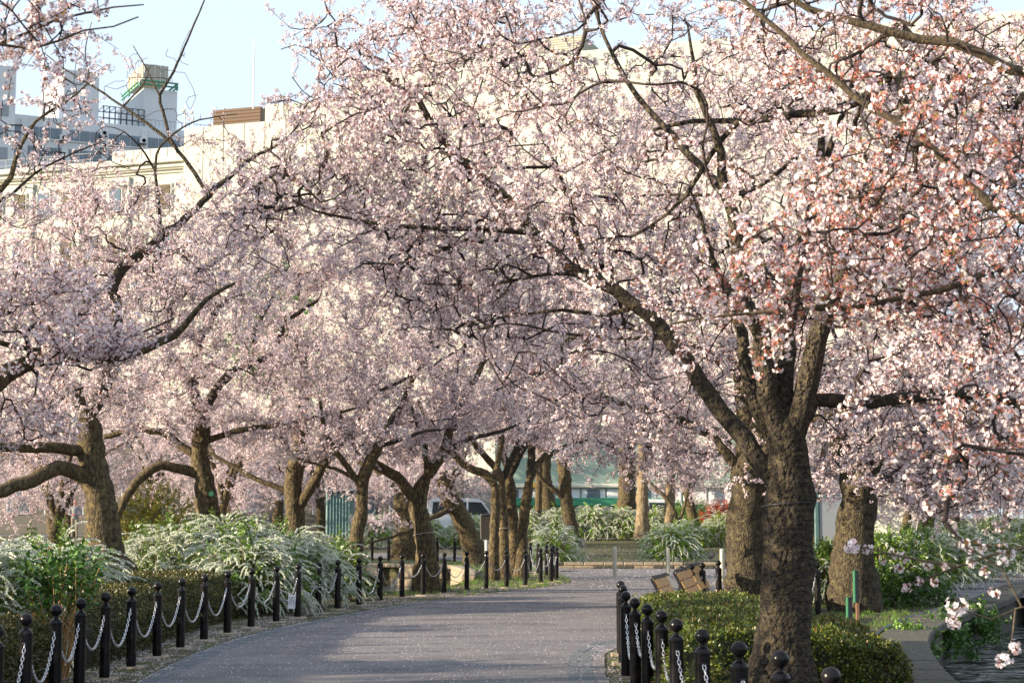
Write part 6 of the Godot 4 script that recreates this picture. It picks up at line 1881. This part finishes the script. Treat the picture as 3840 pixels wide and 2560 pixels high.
		for k in int(s[3]):
			var d := rvec()
			d.y = absf(d.y)
			var p: Vector3 = d * s[2] * pow(rng.randf(), 0.3)
			w.append(Transform3D(upright(d + rvec() * 0.7 + Vector3(0, 0.3, 0), rf(0, TAU)).scaled(Vector3.ONE * rf(0.8, 1.3)), p))
			var b := rf(0.75, 1.1)
			ti.append(Color(s[4].r * b, s[4].g * b, s[4].b * b))
			if k % 20 == 0:
				st.seg(Vector3(p.x * 0.2, 0, p.z * 0.2), p * 0.9, 0.012, 0.004, 4)
		part(st, "stems", M.twig, sh, "stuff")
		scatter(M.leafy, w, ti, "leaves", sh)


# ---------------------------------------------------------------- posts, benches, boards, people, vans
func make_posts() -> void:
	var left := [Vector2(-3.55, 12.2), Vector2(-3.73, 13.6), Vector2(-3.85, 14.95), Vector2(-3.93, 16.1), Vector2(-4.0, 17.4), Vector2(-4.02, 18.7), Vector2(-4.03, 20.1), Vector2(-4.01, 21.4), Vector2(-3.97, 22.8), Vector2(-3.88, 24.1), Vector2(-3.75, 25.4), Vector2(-3.56, 26.7), Vector2(-3.38, 27.9), Vector2(-3.2, 29.2), Vector2(-3.0, 30.4), Vector2(-2.75, 31.8), Vector2(-2.49, 33.4), Vector2(-2.16, 34.8), Vector2(-1.79, 35.8), Vector2(-1.4, 36.7), Vector2(-0.96, 38.0), Vector2(-0.55, 38.8), Vector2(-0.1, 39.7), Vector2(0.33, 40.7), Vector2(0.71, 42.2), Vector2(0.98, 43.0), Vector2(1.13, 43.8), Vector2(1.1, 45.6), Vector2(0.95, 47.4), Vector2(0.75, 49.2), Vector2(0.55, 51.0)]
	for k in left.size():
		left[k] += Vector2(-0.02, 0.0)
	post_row(left, "left of the path", "from the camera", "chain posts left of the path", true)
	var right := [Vector2(1.64, 7.6), Vector2(1.58, 8.76), Vector2(1.5, 9.85), Vector2(1.36, 10.55), Vector2(1.26, 11.7), Vector2(1.2, 12.87), Vector2(1.19, 14.03), Vector2(1.155, 15.05), Vector2(1.135, 16.2), Vector2(1.14, 17.6), Vector2(1.21, 19.2), Vector2(1.27, 20.5)]
	post_row(right, "right of the path", "from the camera", "chain posts right of the path", true, 0.36, -1.0)
	var plaza := [Vector2(2.57, 26.6), Vector2(2.86, 27.9), Vector2(3.12, 28.7), Vector2(3.55, 30.1), Vector2(3.92, 30.9), Vector2(4.5, 31.9)]
	post_row(plaza, "behind the benches", "from the left", "chain posts behind the benches", false, 0.2, -1.0)
	post_row([Vector2(4.62, 28.3), Vector2(5.0, 28.7)], "beside the big trunk at right", "from the left", "chain posts by the big trunk", false, 0.8, -1.0)
	post_row([Vector2(-6.9, 62.6), Vector2(-4.95, 62.0), Vector2(-4.35, 61.8)], "beyond the pond", "from the left", "chain posts of the far path", false)
	post_row([Vector2(-2.62, 61.4), Vector2(-2.0, 61.0)], "by the short thick trunk", "from the left", "chain posts of the far path", false)


func make_furniture() -> void:
	bench(Vector2(1.9, 22.7), Vector2(2.16, 23.9), "park bench nearest the path, its seat hidden by the hedge")
	bench(Vector2(2.44, 25.4), Vector2(2.78, 27.1), "middle one of three park benches behind the right hedge")
	bench(Vector2(2.86, 27.8), Vector2(3.19, 29.5), "farthest park bench, closest to the second big trunk")
	# three steel bollards across the plaza
	var names := ["leftmost of the three plain steel bollards on the plaza", "middle plain steel bollard, in front of the round spirea bush", "rightmost plain steel bollard, left of the big trunks"]
	var first: Node3D
	for k in 3:
		var at: Vector3 = [Vector3(2.72, 0, -46.4), Vector3(4.02, 0, -45.2), Vector3(5.2, 0, -43.4)][k]
		var o: Node3D
		if k == 0:
			o = thing("steel_bollard", names[0], "bollard", at, "plain steel bollards")
			var m := mb()
			m.lathe([Vector2(0.055, 0), Vector2(0.055, 0.78), Vector2(0.05, 0.8), Vector2(0.03, 0.812), Vector2(0, 0.815)], 20)
			part(m, "shaft", M.brushed_steel, o)
			var r := mb()
			r.lathe([Vector2(0.075, 0.0), Vector2(0.075, 0.012), Vector2(0.055, 0.02)], 20, Vector3(0, 0.008, 0))
			part(r, "base_ring", M.brushed_steel, o)
			first = o
		else:
			o = first.duplicate()
			o.name = numbered("steel_bollard")
			add_child(o)
			o.position = at
			tag(o, names[k], "bollard", "plain steel bollards")
	# dark board on a pale post
	var b := thing("notice_board", "dark upright notice board on pale post behind the chain posts", "sign", Vector3(-0.7, 0, -48))
	var m := mb()
	m.tube(PackedVector3Array([Vector3.ZERO, Vector3(0, 1.0, 0)]), PackedFloat32Array([0.045, 0.045]), 12)
	part(m, "post", M.pale_metal, b)
	m = mb()
	m.box(Vector3(0, 1.34, 0.03), Vector3(0.34, 0.7, 0.05), 0.012, Basis.from_euler(Vector3(0, 0.15, 0.02)))
	part(m, "board", M.dark_board, b)
	m = mb()
	m.box(Vector3(0, 1.66, 0.045), Vector3(0.3, 0.05, 0.06), 0.01, Basis.from_euler(Vector3(0, 0.15, 0.02)))
	part(m, "top_rail", M.dark_metal, b)
	# paper tag on the chain
	var t := thing("paper_tag", "small white paper tag with upright writing, hung on the left chain", "tag", Vector3(-3.42, 0.16, -27.28))
	m = mb()
	m.box(Vector3(0, 0.13, 0), Vector3(0.115, 0.21, 0.006), 0.0, Basis.from_euler(Vector3(0, 0.25, -0.06)))
	part(m, "sheet", M.white_plastic, t)
	m = mb()
	rng.seed = 17
	for c in 3:
		var y := 0.21
		for k in 6:
			var h := rf(0.008, 0.018)
			if rng.randf() < 0.8:
				m.box(Vector3(-0.03 + c * 0.03 + 0.06 * (y - 0.13), y - h * 0.5, 0.006 + 0.25 * (0.03 - c * 0.03)), Vector3(rf(0.008, 0.014), h, 0.003), 0.0, Basis.from_euler(Vector3(0, 0.25, -0.06)))
			y -= h + rf(0.006, 0.012)
	part(m, "writing", M.dark_board, t)
	m = mb()
	m.seg(Vector3(-0.03, 0.23, 0), Vector3(-0.045, 0.27, 0), 0.003, 0.003, 4)
	m.seg(Vector3(0.05, 0.235, 0), Vector3(0.06, 0.28, 0), 0.003, 0.003, 4)
	part(m, "tie", M.white_plastic, t)
	# two green sleeved markers on the bank
	for k in 2:
		var at: Vector3 = [Vector3(4.98, 0, -25.4), Vector3(4.74, 0, -24.7)][k]
		var o := thing("marker_stake", ["taller green-edged marker on brown stake before the bank trunk", "shorter green-edged marker post left of the taller one"][k], "marker post", at, "green-edged marker posts")
		var y0: float = [0.37, 0.02][k]
		var s := mb()
		s.box(Vector3(0.02, 0.36 if k == 0 else 0.2, -0.03), Vector3(0.05, 0.74 if k == 0 else 0.42, 0.05), 0.006)
		part(s, "stake", M.stake_wood, o)
		var p := mb()
		p.box(Vector3(0, y0 + 0.225, 0.02), Vector3(0.085, 0.45, 0.04), 0.01, Basis.from_euler(Vector3(0, 0.5, 0)))
		part(p, "sleeve", M.dark_board, o)
		p = mb()
		p.box(Vector3(-0.036, y0 + 0.225, 0.043), Vector3(0.02, 0.455, 0.05), 0.006, Basis.from_euler(Vector3(0, 0.5, 0)))
		p.box(Vector3(0, y0 + 0.455, 0.02), Vector3(0.09, 0.012, 0.05), 0.004, Basis.from_euler(Vector3(0, 0.5, 0)))
		part(p, "green_edge", M.green_tag, o)
	# teal-framed board beyond the canal bank
	var tf := thing("framed_board", "grey board in teal frame seen right of the big trunks", "sign", Vector3(11.1, 0.05, -60))
	m = mb()
	m.box(Vector3(0, 1.35, 0), Vector3(1.1, 1.5, 0.06), 0.01)
	part(m, "panel", M.grey_metal, tf)
	for x in [-0.65, 0.65]:
		m = mb()
		m.box(Vector3(x, 1.2, 0), Vector3(0.14, 2.4, 0.14), 0.02)
		part(m, "post", M.teal, tf)
	m = mb()
	m.box(Vector3(0, 2.25, 0), Vector3(1.5, 0.14, 0.16), 0.02)
	part(m, "top_beam", M.teal, tf)
	# wires round two trunks
	for w in [[spot(975, 1228, 37.6), 0.245, "pale wire tied round the forked tree's trunk", 0.05], [spot(1155, 1215, 44.6), 0.17, "pale cord tied round the burred trunk of the close cluster", 0.03], [spot(1810, 1160, 13.2), 0.2, "thin dark wire tied round the big forked trunk", 0.02]]:
		var ring := PackedVector3Array()
		var r := PackedFloat32Array()
		for k in 25:
			var a := TAU * k / 24.0
			ring.append(Vector3(cos(a) * w[1], w[3] * sin(a + 0.6), sin(a) * w[1]))
			r.append(0.004)
		m = mb()
		m.tube(ring, r, 5)
		single(m, "wire", M.pale_metal if w[1] != 0.2 else M.dark_metal, w[2], "wire", w[0])
	# green disc on the second trunk
	m = mb()
	m.lathe([Vector2(0, 0.012), Vector2(0.05, 0.012), Vector2(0.055, 0), Vector2(0, 0)], 14, Vector3.ZERO, Basis(Vector3(1, 0, 0), Vector3(0, 0, 1), Vector3(0, -1, 0)))
	single(m, "tree_tag", M.green_tag, "small round green tag nailed to the second left trunk", "tag", spot(485, 1134, 35.77))
	van(Vector3(-2.55, 0.65, -90), "white van with dark windows passing behind the leaning trunk")
	van(Vector3(8.05, 0.65, -95), "white van partly hidden behind the straight pale trunk")
	# a person at the far left
	var at := Vector3(-20.0, ground_y(0, 80), -80)
	var man := thing("person", "person in grey jacket standing by the left trunk, holding something red", "person", at)
	var skin := Color(0.5, 0.26, 0.19)
	var coat := Color(0.23, 0.23, 0.25)
	var slack := Color(0.26, 0.22, 0.15)
	var hair := Color(0.03, 0.025, 0.02)
	var shoe := Color(0.04, 0.035, 0.03)
	var bones := [[Vector3(0, 0.98, 0), Vector3(0, 1.3, 0), 0.15, 0.16, coat], [Vector3(-0.13, 1.38, 0), Vector3(0.13, 1.38, 0), 0.095, 0.095, coat], [Vector3(0, 1.44, 0), Vector3(0, 1.54, 0.01), 0.055, 0.055, skin]]
	for s in [-1.0, 1.0]:
		bones.append([Vector3(s * 0.09, 0.92, 0), Vector3(s * 0.1, 0.5, 0.02), 0.095, 0.065, slack])
		bones.append([Vector3(s * 0.1, 0.5, 0.02), Vector3(s * 0.105, 0.1, 0), 0.062, 0.05, slack])
		bones.append([Vector3(s * 0.105, 0.05, -0.03), Vector3(s * 0.13, 0.04, 0.15), 0.045, 0.04, shoe])
		bones.append([Vector3(s * 0.2, 1.38, 0), Vector3(s * 0.27, 1.13, 0.03), 0.062, 0.052, coat])
		bones.append([Vector3(s * 0.27, 1.13, 0.03), Vector3(s * 0.09, 1.07, 0.24), 0.048, 0.035, coat])
	m = mb()
	figure(m, bones, 0.024, 0.04)
	var head := [[Vector3(0, 1.5, 0.0), Vector3(0, 1.56, 0.01), 0.052, 0.052, skin], [Vector3(0, 1.61, 0.035), Vector3(0, 1.67, 0.02), 0.062, 0.078, skin], [Vector3(0, 1.68, -0.02), Vector3(0, 1.67, -0.03), 0.085, 0.08, hair], [Vector3(0, 1.63, 0.1), Vector3(0, 1.655, 0.095), 0.014, 0.009, skin], [Vector3(-0.02, 1.592, 0.09), Vector3(0.02, 1.592, 0.09), 0.007, 0.007, Color(0.3, 0.1, 0.09)]]
	for s in [-1.0, 1.0]:
		head.append([Vector3(s * 0.03, 1.662, 0.085), Vector3(s * 0.034, 1.662, 0.085), 0.01, 0.01, hair])
		head.append([Vector3(s * 0.078, 1.62, 0.01), Vector3(s * 0.082, 1.66, 0.005), 0.012, 0.014, skin])
	figure(m, head, 0.011, 0.012)
	for s in [-1.0, 1.0]:
		var hand := [[Vector3(s * 0.085, 1.068, 0.245), Vector3(s * 0.05, 1.06, 0.3), 0.026, 0.028, skin], [Vector3(s * 0.06, 1.08, 0.27), Vector3(s * 0.02, 1.1, 0.3), 0.011, 0.009, skin]]
		for f in 4:
			var y := 1.085 - f * 0.019
			hand.append([Vector3(s * 0.045, y, 0.31), Vector3(s * 0.025, y, 0.345), 0.0095, 0.009, skin])
			hand.append([Vector3(s * 0.025, y, 0.345), Vector3(-s * 0.005, y - 0.003, 0.34 + 0.004 * f), 0.009, 0.008, skin])
		figure(m, hand, 0.006, 0.006)
	part(m, "body", M.painted, man)
	m = mb(Vector3.ZERO)
	m.box(Vector3.ZERO, Vector3(0.13, 0.09, 0.05), 0.012)
	single(m, "red_pouch", mat("red_cloth", lin(0.5, 0.06, 0.07), 0.7), "small red object held by the person in grey", "pouch", at + Vector3(0, 1.06, 0.315))
	# a pigeon on the bed behind the kerb
	var pg := thing("pigeon", "small dark bird on the ground behind the kerb, right side", "bird", Vector3(7.0, ground_y(7, 61.8) + 0.0, -61.8))
	var dk := Color(0.06, 0.06, 0.07)
	m = mb()
	var pb := [[Vector3(-0.08, 0.12, 0), Vector3(0.06, 0.15, 0), 0.045, 0.06, dk], [Vector3(0.08, 0.17, 0), Vector3(0.12, 0.23, 0), 0.035, 0.024, dk], [Vector3(0.125, 0.245, 0), Vector3(0.135, 0.245, 0), 0.026, 0.022, Color(0.05, 0.06, 0.06)], [Vector3(0.15, 0.243, 0), Vector3(0.175, 0.235, 0), 0.008, 0.004, Color(0.2, 0.18, 0.16)], [Vector3(-0.1, 0.12, 0), Vector3(-0.22, 0.09, 0), 0.032, 0.014, dk]]
	for s in [-1.0, 1.0]:
		pb.append([Vector3(0.0, 0.1, s * 0.025), Vector3(0.01, 0.06, s * 0.025), 0.02, 0.01, dk])
		pb.append([Vector3(0.01, 0.06, s * 0.025), Vector3(0.0, 0.008, s * 0.025), 0.007, 0.006, Color(0.4, 0.12, 0.1)])
		pb.append([Vector3(0.0, 0.008, s * 0.025), Vector3(0.04, 0.006, s * 0.03), 0.006, 0.005, Color(0.4, 0.12, 0.1)])
	figure(m, pb, 0.009, 0.014)
	part(m, "body", M.painted, pg)


# ---------------------------------------------------------------- grass and fallen petals
func make_litter() -> void:
	rng.seed = 200
	var path := poly(PATH)
	var pond := poly(POND)
	var canal := poly(CANAL)
	var holder := Node3D.new()
	holder.name = "fallen_petals"
	var where := []
	var tint := []
	for q in 90000:
		var d := 9.0 + 31.0 * pow(rng.randf(), 1.2)
		var x := 0.0
		var y := 0.009
		var u := rng.randf()
		var p: Vector2
		if u < 0.42:
			x = rf(-4.0, 3.2)
			p = Vector2(x, d)
			if not inside(p, path) or wob.get_noise_2d(x * 2.0, d * 1.2) < rf(-0.6, 0.3):
				continue
		elif u < 0.88:
			# drifts between the path and the left hedge
			x = left_edge(d) + rf(-1.0, 0.12) - 0.02
			p = Vector2(x, d)
			if wob.get_noise_2d(x * 3.0, d * 2.0) < rf(-0.5, 0.4):
				continue
		else:
			x = 1.35 + rf(-0.42, 0.3)
			d = rf(8.5, 22.0)
			p = Vector2(x, d)
			if wob.get_noise_2d(x * 3.0 + 40.0, d * 2.0) < rf(-0.5, 0.4):
				continue
		if inside(p, pond) or inside(p, canal):
			continue
		where.append(Transform3D(Basis.from_euler(Vector3(rf(-0.25, 0.25), rf(0, TAU), rf(-0.25, 0.25))).scaled(Vector3.ONE * rf(0.55, 1.0)), Vector3(x, y + (0.012 if not inside(p, path) else 0.0), -d)))
		var b := rf(0.8, 1.05)
		tint.append(Color(b, b * rf(0.93, 1.0), b * rf(0.95, 1.0)))
	for q in 34000:
		var d := rf(38, 70)
		var x := rf(-7, 14)
		var p := Vector2(x, d)
		if inside(p, pond) or inside(p, canal) or wob.get_noise_2d(x * 0.9, d * 0.7) < rf(-0.5, 0.45):
			continue
		where.append(Transform3D(Basis.from_euler(Vector3(rf(-0.2, 0.2), rf(0, TAU), rf(-0.2, 0.2))).scaled(Vector3.ONE * rf(1.2, 2.4)), Vector3(x, ground_y(x, d) + 0.012, -d)))
		tint.append(Color(1, 0.97, 0.98))
	scatter(M.fallen, where, tint, "fallen_petals", self)
	tag(get_node("fallen_petals"), "pale pink cherry petals strewn over path, soil and verges", "petals")
	holder.free()
	for a in [["bank_grass", "short sunlit grass on the pond bank and under the close trunks", -8.0, 2.2, 36.0, 62.5, 9000, 0.95], ["verge_grass", "thin grass and moss between posts and hedges", -4.6, 2.4, 11.0, 35.0, 5200, 0.55], ["canal_grass", "patchy grass on the canal bank by the marker posts", 2.4, 7.5, 20.5, 33.5, 4200, 0.7], ["bed_grass", "rough grass in the bed behind the kerb", 1.0, 14.0, 55.2, 76.0, 2600, 0.8]]:
		var w := []
		var ti := []
		for q in int(a[6]):
			var p := Vector2(rf(a[2], a[3]), rf(a[4], a[5]))
			if inside(p, path) or inside(p, pond) or inside(p, canal) or wob.get_noise_2d(p.x * 1.3 + 100.0, p.y * 1.0) < rf(-0.4, 0.25):
				continue
			if a[0] == "bank_grass" and p.y > 58.5 and absf(p.y - 64.0 + 0.25 * (p.x + 3.5)) < 1.8:
				continue
			w.append(Transform3D(Basis.from_euler(Vector3(0, rf(0, TAU), 0)).scaled(Vector3.ONE * rf(0.6, 1.2) * float(a[7])), Vector3(p.x, ground_y(p.x, p.y) - 0.005, -p.y)))
			var b := rf(0.7, 1.15)
			ti.append(Color(b, b, b))
		var o := scatter(M.tuft, w, ti, a[0], self)
		tag(o, a[1], "grass")


func left_edge(d: float) -> float:
	for k in 13:
		if d < PATH[k + 1].y:
			return lerpf(PATH[k].x, PATH[k + 1].x, (d - PATH[k].y) / (PATH[k + 1].y - PATH[k].y))
	return 0.0
